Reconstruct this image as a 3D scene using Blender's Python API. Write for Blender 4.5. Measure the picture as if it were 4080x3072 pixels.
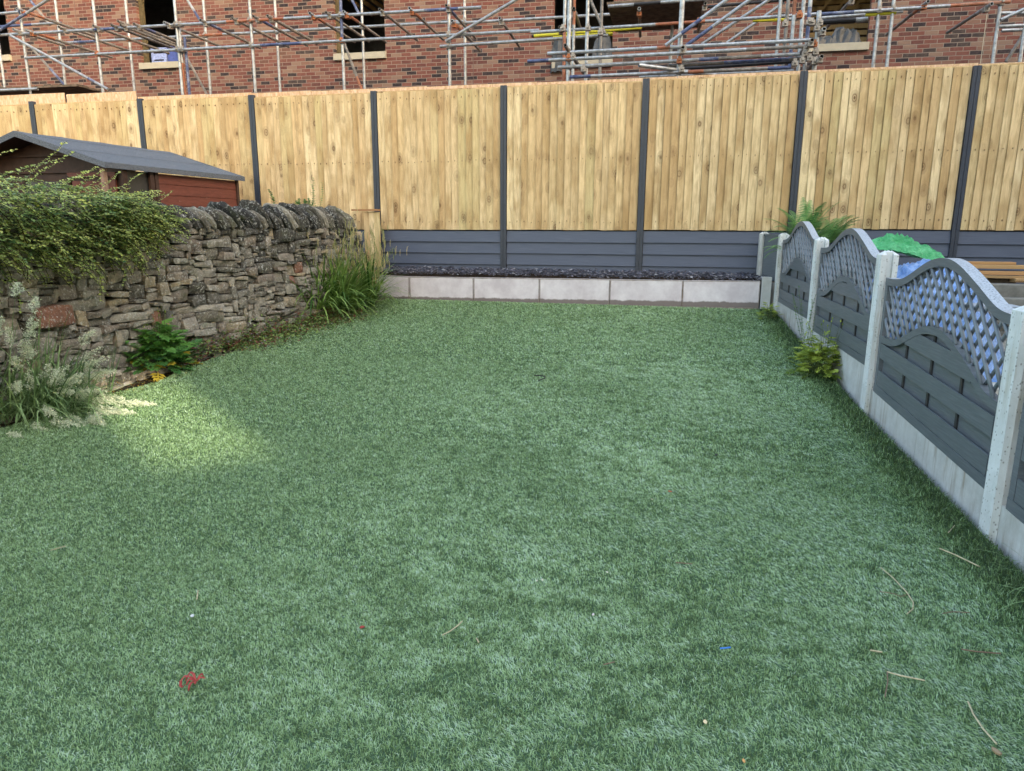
import bpy, math, random
import numpy as np
from mathutils import Matrix, Vector
R = random.Random(7)
RN = np.random.default_rng(7)
PI = math.pi
for o in list(bpy.data.objects): bpy.data.objects.remove(o)
SC = bpy.context.scene
COL = SC.collection

# ------------------------------------------------------------------ camera
W, H = 4080.0, 3072.0
F, PITCH, ROLL, TH, PH = 2852.93, 0.21690, 0.004637, 0.22020, 0.17986
ZC = 1.45                                   # camera height
ORG = np.array([0, 0, ZC])
cp, sp = math.cos(PITCH), math.sin(PITCH)
fw = np.array([0, cp, -sp]); r0 = np.array([1., 0, 0]); u0 = np.cross(r0, fw)
rr = math.cos(ROLL)*r0 + math.sin(ROLL)*u0; uu = -math.sin(ROLL)*r0 + math.cos(ROLL)*u0
cam = bpy.data.cameras.new('camera'); cam.sensor_width = 36; cam.lens = F/W*36
cam.clip_end = 500; cam.clip_start = .05
co = bpy.data.objects.new('camera', cam); COL.objects.link(co)
co.matrix_world = Matrix(((rr[0], uu[0], -fw[0], 0), (rr[1], uu[1], -fw[1], 0), (rr[2], uu[2], -fw[2], ZC), (0, 0, 0, 1)))
SC.camera = co

# ------------------------------------------------------------------ light
SUN_EL = math.radians(10)
QD = np.array([-.62, .785, 0]); QD /= np.linalg.norm(QD)      # horizontal travel direction of sunlight
PD = np.array([QD[1], -QD[0], 0])
world = bpy.data.worlds.new('World'); SC.world = world; world.use_nodes = True
nt = world.node_tree; bg = nt.nodes['Background']
sky = nt.nodes.new('ShaderNodeTexSky'); sky.sky_type = 'NISHITA'; sky.sun_disc = False
sky.sun_elevation = SUN_EL; sky.sun_rotation = math.atan2(-QD[0], -QD[1])
sky.air_density = 1.0; sky.dust_density = 4.0; sky.ozone_density = .3
nt.links.new(sky.outputs[0], bg.inputs[0]); bg.inputs[1].default_value = .15
sl = bpy.data.lights.new('sun', 'SUN'); sl.energy = 1.25; sl.angle = math.radians(.7); sl.color = (1, .9, .72)
so = bpy.data.objects.new('sun', sl); COL.objects.link(so)
ld = Vector((QD[0]*math.cos(SUN_EL), QD[1]*math.cos(SUN_EL), -math.sin(SUN_EL)))
so.rotation_euler = ld.to_track_quat('-Z', 'Y').to_euler()
SC.view_settings.view_transform = 'Standard'; SC.view_settings.look = 'None'; SC.view_settings.gamma = 1
SC.view_settings.exposure = 3.0
SC.cycles.max_bounces = 6; SC.cycles.diffuse_bounces = 3; SC.cycles.glossy_bounces = 3
SC.cycles.use_denoising = True; SC.cycles.denoising_prefilter = 'ACCURATE'; SC.cycles.denoising_input_passes = 'RGB_ALBEDO_NORMAL'

# ------------------------------------------------------------------ frame of the place
def nrm(v): v = np.asarray(v, float); return v/np.linalg.norm(v)
nb = np.array([math.sin(TH), math.cos(TH), 0]); ub = np.array([math.cos(TH), -math.sin(TH), 0])
vd = np.array([math.sin(PH), math.cos(PH), 0]); nr = np.array([math.cos(PH), -math.sin(PH), 0])
Z = np.array([0, 0, 1.])
DR = 1.5748; DB = 9.9376
def ray(px, py): return fw + (px-W/2)/F*rr - (py-H/2)/F*uu
def back(px, py, D): d = ray(px, py); return ORG + d*(D/(d@nb))      # a point at depth D, parallel to the timber fence
def rfp(px, py, off=0): d = ray(px, py); return ORG + d*((DR+off)/(d@nr))
def atz(px, py, z): d = ray(px, py); return ORG + d*((z-ZC)/d[2])
def proj(P):
    P = np.asarray(P, float) - ORG; z = P@fw
    return np.array([W/2+F*(P@rr)/z, H/2-F*(P@uu)/z])
TT = [-60, -5, 0, 1.5, 3.43, 5.36, 7.29, 9.22, 11, 60]
ZZ = [x+ZC for x in (-1.6, -1.5, -1.45, -1.42, -1.355, -1.265, -1.118, -.969, -.93, -.9)]
def GZ(x, y): return np.interp(np.asarray(x)*vd[0] + np.asarray(y)*vd[1], TT, ZZ)
def ground(px, py):
    d = ray(px, py); t = np.linspace(.5, 16, 6000); P = ORG[None] + d[None]*t[:, None]
    i = int(np.argmax(P[:, 2] < GZ(P[:, 0], P[:, 1]))); return P[i]
def K(x): return x*4080/2212.0                # overview pixels to photograph pixels
def fr(t, lat, z=0.): return vd*t + nr*lat + Z*z   # along the garden, across the garden, height

def vnoise(x, y, s=1.0, seed=0):
    x = np.asarray(x)/s; y = np.asarray(y)/s
    g = np.random.default_rng(seed).random((128, 128))
    xi = np.floor(x).astype(int); yi = np.floor(y).astype(int); a = x-xi; b = y-yi
    a = a*a*(3-2*a); b = b*b*(3-2*b)
    q = lambda i, j: g[(xi+i) % 128, (yi+j) % 128]
    return (q(0, 0)*(1-a)+q(1, 0)*a)*(1-b) + (q(0, 1)*(1-a)+q(1, 1)*a)*b

# ------------------------------------------------------------------ materials
MATS = {}
class NT:
    def __init__(s, name, rough=.6, spec=.5, metal=0):
        s.m = bpy.data.materials.new(name); s.m.use_nodes = True; s.t = s.m.node_tree
        s.b = s.t.nodes['Principled BSDF']; s.b.inputs['Roughness'].default_value = rough
        s.b.inputs['Specular IOR Level'].default_value = spec; s.b.inputs['Metallic'].default_value = metal
        MATS[name] = s.m
    def n(s, ty, **k):
        nd = s.t.nodes.new(ty)
        for a, v in k.items():
            if a.startswith('i_'): s.put(nd.inputs[a[2:].replace('_', ' ')], v)
            elif a.startswith('x'): s.put(nd.inputs[int(a[1:])], v)
            else: setattr(nd, a, v)
        return nd
    def put(s, inp, v):
        if isinstance(v, bpy.types.NodeSocket): s.t.links.new(v, inp)
        elif isinstance(v, bpy.types.Node): s.t.links.new(v.outputs[0], inp)
        else:
            if isinstance(v, tuple) and len(v) == 3 and inp.type == 'RGBA': v = (*v, 1)
            inp.default_value = v
    def math(s, op, a, b=0., c=0.): return s.n('ShaderNodeMath', operation=op, x0=a, x1=b, x2=c).outputs[0]
    def pos(s): return s.n('ShaderNodeNewGeometry').outputs['Position']
    def dot(s, v, d): return s.n('ShaderNodeVectorMath', operation='DOT_PRODUCT', x0=v, x1=tuple(float(q) for q in d)).outputs['Value']
    def xyz(s, a, b, c=0.): return s.n('ShaderNodeCombineXYZ', x0=a, x1=b, x2=c).outputs[0]
    def sep(s, v): return s.n('ShaderNodeSeparateXYZ', x0=v).outputs
    def noise(s, v=None, scale=5., detail=4., rough=.6, dist=0.):
        nd = s.n('ShaderNodeTexNoise', i_Scale=scale, i_Detail=detail, i_Roughness=rough, i_Distortion=dist)
        if v is not None: s.put(nd.inputs['Vector'], v)
        return nd.outputs['Fac']
    def scalev(s, v, k): return s.n('ShaderNodeVectorMath', operation='MULTIPLY', x0=v, x1=k).outputs[0]
    def addv(s, a, b): return s.n('ShaderNodeVectorMath', operation='ADD', x0=a, x1=b).outputs[0]
    def attr(s, nm='rnd'): return s.n('ShaderNodeAttribute', attribute_name=nm).outputs['Fac']
    def ramp(s, f, stops, const=False):
        nd = s.n('ShaderNodeValToRGB', x0=f); e = nd.color_ramp.elements
        if const: nd.color_ramp.interpolation = 'CONSTANT'
        while len(e) < len(stops): e.new(.5)
        for k, (p, c) in enumerate(stops):
            e[k].position = p; e[k].color = (*c, 1) if isinstance(c, tuple) else (c, c, c, 1)
        return nd.outputs[0]
    def mix(s, f, a, b, mode='MIX'):
        nd = s.n('ShaderNodeMix', data_type='RGBA', blend_type=mode)
        s.put(nd.inputs[0], f); s.put(nd.inputs[6], a); s.put(nd.inputs[7], b); return nd.outputs[2]
    def col(s, v): s.put(s.b.inputs['Base Color'], v); return s
    def rough(s, v): s.put(s.b.inputs['Roughness'], v); return s
    def bump(s, h, st=.3, d=.01):
        nd = s.n('ShaderNodeBump', i_Strength=st, i_Distance=d, i_Height=h); s.put(s.b.inputs['Normal'], nd.outputs[0]); return s
    def trans(s, v=.3):     # thin leaf: part of the light passes through
        tr = s.n('ShaderNodeBsdfTranslucent'); out = s.t.nodes['Material Output']
        src = s.b.inputs['Base Color'].links
        if src: s.t.links.new(src[0].from_socket, tr.inputs[0])
        else: tr.inputs[0].default_value = s.b.inputs['Base Color'].default_value
        mx = s.n('ShaderNodeMixShader', x0=v, x1=s.b.outputs[0], x2=tr.outputs[0]); s.t.links.new(mx.outputs[0], out.inputs[0]); return s

def plain(name, c, rough=.6, spec=.5, metal=0, var=.15, scale=12., bump=.0, dirt=None):
    s = NT(name, rough, spec, metal); p = s.pos()
    n = s.noise(p, scale, 5, .65)
    a = tuple(x*(1-var) for x in c); b = tuple(min(1, x*(1+var)) for x in c)
    cc = s.ramp(n, [(.3, a), (.7, b)])
    if dirt: cc = s.mix(s.ramp(s.noise(p, scale*.35, 6, .7), [(.5, 0.), (.72, 1.)]), cc, dirt)
    s.col(cc)
    if bump: s.bump(s.noise(p, scale*6, 4, .7), bump, .004)
    return s.m

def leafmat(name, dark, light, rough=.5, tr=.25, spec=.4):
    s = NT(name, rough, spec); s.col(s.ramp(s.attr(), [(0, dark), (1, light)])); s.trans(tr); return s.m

# sawn softwood boards, one random number per board
def woodmat(name, stops, grain=.5, dirv=ub):
    s = NT(name, .7, .25); p = s.pos(); r = s.attr()
    off = s.n('ShaderNodeTexWhiteNoise', noise_dimensions='1D', x1=r).outputs['Color']
    u = s.dot(p, dirv); z = s.sep(p)[2]
    v = s.addv(s.xyz(s.math('MULTIPLY', u, 1.), 0., s.math('MULTIPLY', z, .11)), s.scalev(off, (9., 9., 9.)))
    g = s.noise(v, 32, 4, .6, .6)
    v2 = s.addv(s.xyz(s.math('MULTIPLY', u, 6.), 0., s.math('MULTIPLY', z, 3.6)), s.scalev(off, (31., 0., 17.)))
    vo = s.n('ShaderNodeTexVoronoi', i_Scale=1., i_Randomness=.9); s.put(vo.inputs['Vector'], v2)
    d = vo.outputs['Distance']
    keep = s.math('GREATER_THAN', s.n('ShaderNodeSeparateColor', x0=vo.outputs['Color']).outputs[0], .25)
    knot = s.math('MULTIPLY', s.ramp(d, [(.0, .7), (.06, 1.), (.11, .3), (.15, .9), (.19, .35), (.4, 0.)]), keep)
    rings = s.math('MULTIPLY', s.math('SINE', s.math('MULTIPLY', d, 46.)), s.math('MULTIPLY', s.ramp(d, [(0, 1.), (.6, 0.)]), keep))
    base = s.ramp(r, stops)
    big = s.noise(s.addv(s.scalev(p, (1., 1., .55)), s.scalev(off, (5., 5., 5.))), 2.6, 3, .6)
    c = s.mix(s.ramp(big, [(.45, 0.), (.62, .75)]), base, (.4, .26, .11))
    c = s.mix(s.math('MULTIPLY', s.ramp(g, [(.42, 0.), (.66, 1.)]), grain), c, (.3, .18, .075))
    c = s.mix(s.math('MULTIPLY', s.math('MAXIMUM', rings, 0.), .4), c, (.26, .15, .06))
    c = s.mix(s.math('MULTIPLY', knot, .95), c, (.11, .055, .022))
    s.col(c); s.bump(s.math('ADD', g, s.math('MULTIPLY', rings, .5)), .25, .004); return s.m

M_board = woodmat('timber_board', [(0, (.78, .595, .33)), (.25, (.56, .385, .19)), (.5, (.84, .68, .41)), (.75, (.7, .54, .3)), (1, (.62, .51, .26))])
M_ply = NT('plywood', .65, .25)
_s = M_ply; _p = _s.pos(); _u = _s.dot(_p, ub)
_g = _s.noise(_s.xyz(_u, 0., _s.math('MULTIPLY', _s.sep(_p)[2], .35)), 22, 4, .6, 1.2)
_s.col(_s.mix(_s.ramp(_g, [(.35, 0.), (.7, 1.)]), (.78, .56, .38), (.5, .29, .14))); _s.bump(_g, .2, .003); M_ply = _s.m
M_plank = woodmat('planed_plank', [(0, (.45, .25, .11)), (.5, (.55, .36, .18)), (1, (.4, .2, .08))], .5, nb)
M_steelpost = plain('dark_powder_coat', (.035, .042, .058), .45, .5, 0, .1, 20)
s = NT('composite_board', .5, .4); p = s.pos()
g = s.noise(s.xyz(s.math('MULTIPLY', s.dot(p, ub), 1.2), 0., s.math('MULTIPLY', s.sep(p)[2], 60.)), 3, 3, .6)
c = s.mix(s.ramp(g, [(.4, 0.), (.8, 1.)]), (.062, .075, .112), (.1, .12, .165))
c = s.mix(s.ramp(s.noise(s.xyz(s.dot(p, ub), 0., s.math('MULTIPLY', s.sep(p)[2], 12.)), 2.2, 5, .75), [(.62, 0.), (.8, .5)]), c, (.3, .33, .36))
s.col(c).bump(g, .15, .003); M_comp = s.m

def concmat(name, a, b, speck=.0, stain=None, bump=.4, pits=False):
    s = NT(name, .85, .2); p = s.pos()
    c = s.mix(s.ramp(s.noise(p, 3.5, 6, .7), [(.35, 0.), (.7, 1.)]), a, b)
    if stain:   # rain streaks run down from the top
        st = s.noise(s.scalev(p, (11., 11., .7)), 1.6, 5, .75)
        c = s.mix(s.math('MULTIPLY', s.ramp(st, [(.48, 0.), (.68, .85)]), s.ramp(s.noise(p, 2.2, 4, .7), [(.4, .15), (.6, 1.)])), c, stain)
    h = s.noise(p, 60, 4, .7)
    if pits:
        vo = s.n('ShaderNodeTexVoronoi', i_Scale=60., i_Randomness=1.); s.put(vo.inputs['Vector'], s.scalev(p, (1., 1., .8)))
        pit = s.math('MULTIPLY', s.ramp(vo.outputs['Distance'], [(.16, 1.), (.3, 0.)]), s.math('GREATER_THAN', s.n('ShaderNodeSeparateColor', x0=vo.outputs['Color']).outputs[0], .45))
        c = s.mix(s.math('MULTIPLY', pit, .65), c, (.2, .2, .17)); h = s.math('SUBTRACT', h, pit)
    s.col(c).bump(h, bump, .004); return s.m
M_conc = concmat('weathered_concrete', (.42, .42, .4), (.6, .61, .6), stain=(.24, .19, .13))
M_concpost = concmat('pitted_concrete', (.55, .57, .56), (.72, .75, .76), stain=(.42, .4, .33), pits=True)
M_slab = None
M_greypaint = NT('grey_fence_paint', .45, .4)
s = M_greypaint; p = s.pos()
g = s.noise(s.scalev(p, (2., 2., 40.)), 3, 4, .6)
c = s.mix(s.ramp(g, [(.4, 0.), (.7, 1.)]), (.1, .115, .13), (.14, .155, .172))
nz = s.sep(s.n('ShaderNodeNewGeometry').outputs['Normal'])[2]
sky_speckle = s.ramp(s.noise(p, 110, 3, .7), [(.36, .2), (.5, 1.)])   # sky brightness on the rail tops put into the colour, broken into speckle
c = s.mix(s.math('MULTIPLY', s.math('MULTIPLY', s.math('MULTIPLY', s.ramp(nz, [(.3, 0.), (.7, 1.)]), s.math('GREATER_THAN', s.attr(), 1.5)), sky_speckle), .6), c, (.6, .64, .7))
c = s.mix(s.ramp(s.noise(p, 240, 1, .5), [(.76, 0.), (.8, .5)]), c, (.5, .52, .55))
s.col(c).bump(g, .15, .003); M_greypaint = s.m
M_slat = plain('pale_slat_paint', (.155, .178, .205), .35, .5, 0, .15, 20)
M_greydark = plain('batten_dark', (.03, .03, .032), .6)
M_black = plain('dark_void', (.008, .008, .009), .9, .1)

# brickwork: coordinates along the facade, three kinds of brick and pale mortar
def brickmat(name, dirv):
    s = NT(name, .85, .2); p = s.pos(); u = s.dot(p, dirv); z = s.sep(p)[2]
    wob = s.math('MULTIPLY', s.math('SUBTRACT', s.noise(p, 9, 2, .5), .5), .008)
    rz = s.math('DIVIDE', s.math('ADD', z, wob), .075); row = s.math('FLOOR', rz)
    ru = s.math('ADD', s.math('DIVIDE', s.math('ADD', u, wob), .225), s.math('MULTIPLY', s.math('MODULO', s.math('ADD', row, 1000.), 2.), .5))
    cl = s.math('FLOOR', ru)
    fz = s.math('FRACT', rz); fu = s.math('FRACT', ru)
    ed = s.math('MINIMUM', s.math('MULTIPLY', s.math('MINIMUM', fz, s.math('SUBTRACT', 1., fz)), .075),
                s.math('MULTIPLY', s.math('MINIMUM', fu, s.math('SUBTRACT', 1., fu)), .225))
    br = s.ramp(ed, [(.0040, 0.), (.0068, 1.)])
    wn = s.n('ShaderNodeTexWhiteNoise', noise_dimensions='3D'); s.put(wn.inputs['Vector'], s.xyz(cl, row, 3.))
    c = s.ramp(wn.outputs['Value'], [(0, (.14, .052, .042)), (.16, (.165, .068, .054)), (.3, (.11, .044, .038)), (.44, (.15, .06, .048)), (.56, (.18, .1, .075)), (.67, (.2, .13, .1)), (.77, (.028, .022, .026)), (.9, (.05, .038, .036)), (.97, (.13, .065, .05))], True)
    pat = s.ramp(s.noise(s.addv(p, s.scalev(wn.outputs['Color'], (9., 9., 9.))), 14, 4, .7), [(.45, 0.), (.7, .55)])
    c = s.mix(pat, c, s.mix(.3, c, (.27, .19, .15)))
    c = s.mix(br, (.23, .185, .155), c)
    s.col(c).bump(s.math('ADD', br, s.math('MULTIPLY', s.noise(p, 60, 4, .7), .4)), .6, .008); return s.m
M_brick = brickmat('facade_brick', ub)

# ------------------------------------------------------------------ mesh building
def add_attr(me, nm, arr):
    a = me.attributes.new(nm, 'FLOAT', 'POINT'); a.data.foreach_set('value', np.asarray(arr, np.float32))
class MB:
    def __init__(s): s.v = []; s.f = []; s.m = []; s.r = []
    def add(s, V, Fc, rnd=0., mi=0):
        o = len(s.v); s.v.extend(tuple(map(float, q)) for q in V); s.r.extend([rnd]*len(V))
        s.f.extend(tuple(i+o for i in q) for q in Fc); s.m.extend([mi]*len(Fc))
    def box(s, c, ax, ay, az, rnd=0., mi=0):     # centre and three half-axis vectors
        c, ax, ay, az = map(np.asarray, (c, ax, ay, az))
        if np.dot(np.cross(ax, ay), az) < 0: ax, ay = ay, ax
        V = [c+i*ax+j*ay+k*az for k in (-1, 1) for j in (-1, 1) for i in (-1, 1)]
        s.add(V, [(0, 2, 3, 1), (4, 5, 7, 6), (0, 1, 5, 4), (2, 6, 7, 3), (0, 4, 6, 2), (1, 3, 7, 5)], rnd, mi)
    def prism(s, poly, ext, rnd=0., mi=0):       # planar polygon pushed along a vector
        n = len(poly); P = [np.asarray(q, float) for q in poly]; e = np.asarray(ext)
        nn = sum(np.cross(P[i], P[(i+1) % n]) for i in range(n))
        if np.dot(nn, e) > 0: P = P[::-1]
        s.add(P+[q+e for q in P], [tuple(range(n)), tuple(range(2*n-1, n-1, -1))]+[(i, i+n, (i+1) % n+n, (i+1) % n) for i in range(n)], rnd, mi)
    def tube(s, pts, rad, n=8, rnd=0., mi=0, hollow=None, mis=None):
        P = [np.asarray(q, float) for q in pts]; rad = rad if hasattr(rad, '__len__') else [rad]*len(P)
        t0 = nrm(P[-1]-P[0]); a = np.cross(t0, Z if abs(t0[2]) < .9 else r0); a = nrm(a)
        rings = []; o = len(s.v)
        for i, q in enumerate(P):
            t = nrm(P[min(i+1, len(P)-1)]-P[max(i-1, 0)]); b = nrm(np.cross(t, a)); aa = np.cross(b, t)
            rings.append([q+rad[i]*(math.cos(2*PI*k/n)*aa+math.sin(2*PI*k/n)*b) for k in range(n)])
        V = [q for rg in rings for q in rg]
        for i in range(len(P)-1):
            s.add([], [], 0, 0)
        Fc = [(i*n+k, i*n+(k+1) % n, (i+1)*n+(k+1) % n, (i+1)*n+k) for i in range(len(P)-1) for k in range(n)]
        s.v.extend(tuple(map(float, q)) for q in V); s.r.extend([rnd]*len(V))
        s.f.extend(tuple(i+o for i in q) for q in Fc)
        s.m.extend([(mis[i] if mis else mi) for i in range(len(P)-1) for k in range(n)])
        if hollow is None:
            s.f.append(tuple(o+k for k in range(n))[::-1]); s.f.append(tuple(o+(len(P)-1)*n+k for k in range(n))); s.m += [mi, mi]
        else:
            for e, i in ((-1, 0), (1, len(P)-1)):
                t = nrm(P[-1]-P[0])*e
                inn = [rings[i][k]*.8+P[i]*.2 for k in range(n)]; dp = [q-t*.03 for q in inn]
                Fs = [(k, (k+1) % n, n+(k+1) % n, n+k) for k in range(n)]+[(n+k, n+(k+1) % n, 2*n+(k+1) % n, 2*n+k) for k in range(n)]
                if e > 0: pass
                else: Fs = [q[::-1] for q in Fs]
                s.add(list(rings[i])+inn+dp, Fs, rnd, mi)
                s.add(dp, [tuple(range(n)) if e > 0 else tuple(range(n))[::-1]], rnd, hollow)
    def quad(s, a, b, c, d, rnd=0., mi=0): s.add([a, b, c, d], [(0, 1, 2, 3)], rnd, mi)
    def ribbon(s, pts, wid, side, rnd=0., mi=0):
        n = len(pts); V = []
        for i, q in enumerate(pts):
            w = wid[i] if hasattr(wid, '__len__') else wid
            V += [np.asarray(q)-side*w/2, np.asarray(q)+side*w/2]
        s.add(V, [(2*i, 2*i+1, 2*i+3, 2*i+2) for i in range(n-1)], rnd, mi)
    def leaf(s, p, d, up, L, w, rnd=0., mi=0, fold=.15):
        d = nrm(d); sd = np.cross(d, up); sd = nrm(sd) if np.linalg.norm(sd) > 1e-6 else r0; u = np.cross(sd, d)
        p = np.asarray(p)
        s.add([p, p+d*L*.45+sd*w/2+u*fold*w, p+d*L, p+d*L*.45-sd*w/2+u*fold*w], [(0, 1, 2), (0, 2, 3)], rnd, mi)
def tag(o, label=None, cat=None, group=None, kind=None):
    for k, v in (('label', label), ('category', cat), ('group', group), ('kind', kind)):
        if v: o[k] = v
    return o
def world_loc(o):
    p = np.zeros(3)
    while o is not None: p = p + np.array(o.location); o = o.parent
    return p
def obj(name, mb, mats, parent=None, loc=None, smooth=False, bevel=0):
    me = bpy.data.meshes.new(name)
    base = world_loc(parent) if parent is not None else np.zeros(3)
    l = np.zeros(3) if loc is None else np.asarray(loc, float)
    if isinstance(mb, MB): V = np.array(mb.v)-base-l; Fc = mb.f; rn = mb.r; mi = mb.m
    else: V, Fc, rn = mb; V = V-base-l; mi = None
    me.from_pydata(V.tolist(), [], Fc)
    add_attr(me, 'rnd', rn)
    for m in (mats if isinstance(mats, (list, tuple)) else [mats]): me.materials.append(m)
    if mi is not None and any(mi): me.polygons.foreach_set('material_index', mi)
    if smooth: me.polygons.foreach_set('use_smooth', [True]*len(me.polygons))
    me.update()
    o = bpy.data.objects.new(name, me); COL.objects.link(o); o.location = l
    if parent is not None: o.parent = parent
    if bevel:
        b = o.modifiers.new('bevel', 'BEVEL'); b.width = bevel; b.segments = 2; b.limit_method = 'ANGLE'
    return o
def big_obj(name, V, quads, rnd, mat, smooth=False):      # fast path for very many small faces
    me = bpy.data.meshes.new(name); nv, nf = len(V), len(quads)
    me.vertices.add(nv); me.vertices.foreach_set('co', V.astype(np.float32).ravel())
    me.loops.add(nf*4); me.loops.foreach_set('vertex_index', quads.astype(np.int32).ravel())
    me.polygons.add(nf); me.polygons.foreach_set('loop_start', np.arange(0, nf*4, 4, dtype=np.int32))
    me.update(calc_edges=True); add_attr(me, 'rnd', rnd); me.materials.append(mat)
    if smooth: me.polygons.foreach_set('use_smooth', np.ones(nf, bool))
    o = bpy.data.objects.new(name, me); COL.objects.link(o); return o
def thing(name, label, cat, loc, group=None):
    o = bpy.data.objects.new(name, None); COL.objects.link(o); o.location = [float(q) for q in loc]
    o.empty_display_size = .2
    return tag(o, label, cat, group)
def grid(x0, x1, y0, y1, nx, ny, zf):
    xs = np.linspace(x0, x1, nx); ys = np.linspace(y0, y1, ny); X, Y = np.meshgrid(xs, ys)
    V = np.stack([X.ravel(), Y.ravel(), zf(X.ravel(), Y.ravel())], -1)
    i = np.arange(nx-1); j = np.arange(ny-1); I, J = np.meshgrid(i, j); a = (J*nx+I).ravel()
    return V, np.stack([a, a+1, a+nx+1, a+nx], -1)

# ================================================================== SETTING
s = NT('soil', .95, .1); p = s.pos()
s.col(s.ramp(s.noise(p, 25, 6, .75), [(.35, (.022, .016, .011)), (.6, (.06, .042, .028)), (.75, (.11, .085, .06))])).bump(s.noise(p, 40, 5, .8), .8, .02)
M_soil = s.m
V, Q = grid(-60, 60, -60, 70, 121, 131, lambda x, y: GZ(x, y)-.05)
o = big_obj('ground', V, Q, np.zeros(len(V)), M_soil, True); tag(o, 'bare brown earth under and round the gardens', 'ground', kind='structure')

# wall foot line (across, along) read at the foot of the stone wall
WP = [fr(1.2, -4.62), fr(2.6, -4.56), fr(4.2, -4.485)] + [np.array([x, y, 0]) for x, y in ((-3.392, 5.852), (-3.1, 6.635), (-2.732, 7.385), (-2.284, 8.448), (-1.99, 9.62))]
WT = [float(q@vd) for q in WP]; WL = [float(q@nr) for q in WP]
def wall_lat(t): return np.interp(t, WT, WL)

# lawn sheet
s = NT('turf_backing', .9, .1); p = s.pos()
s.col(s.ramp(s.noise(p, 60, 4, .7), [(.3, (.05, .085, .045)), (.7, (.09, .15, .085))])); M_turfbase = s.m
T_END = 9.26
def lawn_left(t): return wall_lat(t)+.05+.16*vnoise(t, 0*t+3.3, .7, 3)+np.interp(t, [3.5, 4.6, 5.2, 5.7, 6.5, 9.5], [.1, .2, .3, .16, .05, .08])
ts = np.linspace(-3, T_END, 80); V = []; 
for t in ts:
    a = float(lawn_left(np.array(t))) if t > 1.2 else -4.4
    te = t if t < T_END-.01 else None
    for k in np.linspace(0, 1, 30):
        lat = a+(DR-.005-a)*k; q = fr(t, lat)
        if t > 8.0:   # the far edge runs with the kerb, not square to the fence
            lim = (9.27-lat*(nr@nb))/(vd@nb); tt = 8.0+(t-8.0)/(T_END-8.0)*(lim-8.0); q = fr(tt, lat)
        V.append([q[0], q[1], float(GZ(q[0], q[1]))+.002])
V = np.array(V); I, J = np.meshgrid(np.arange(29), np.arange(79)); a = (J*30+I).ravel()
o = big_obj('lawn', V, np.stack([a, a+1, a+31, a+30], -1), np.zeros(len(V)), M_turfbase, True)
tag(o, 'green backing sheet of the artificial lawn', 'lawn', kind='structure')

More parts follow.
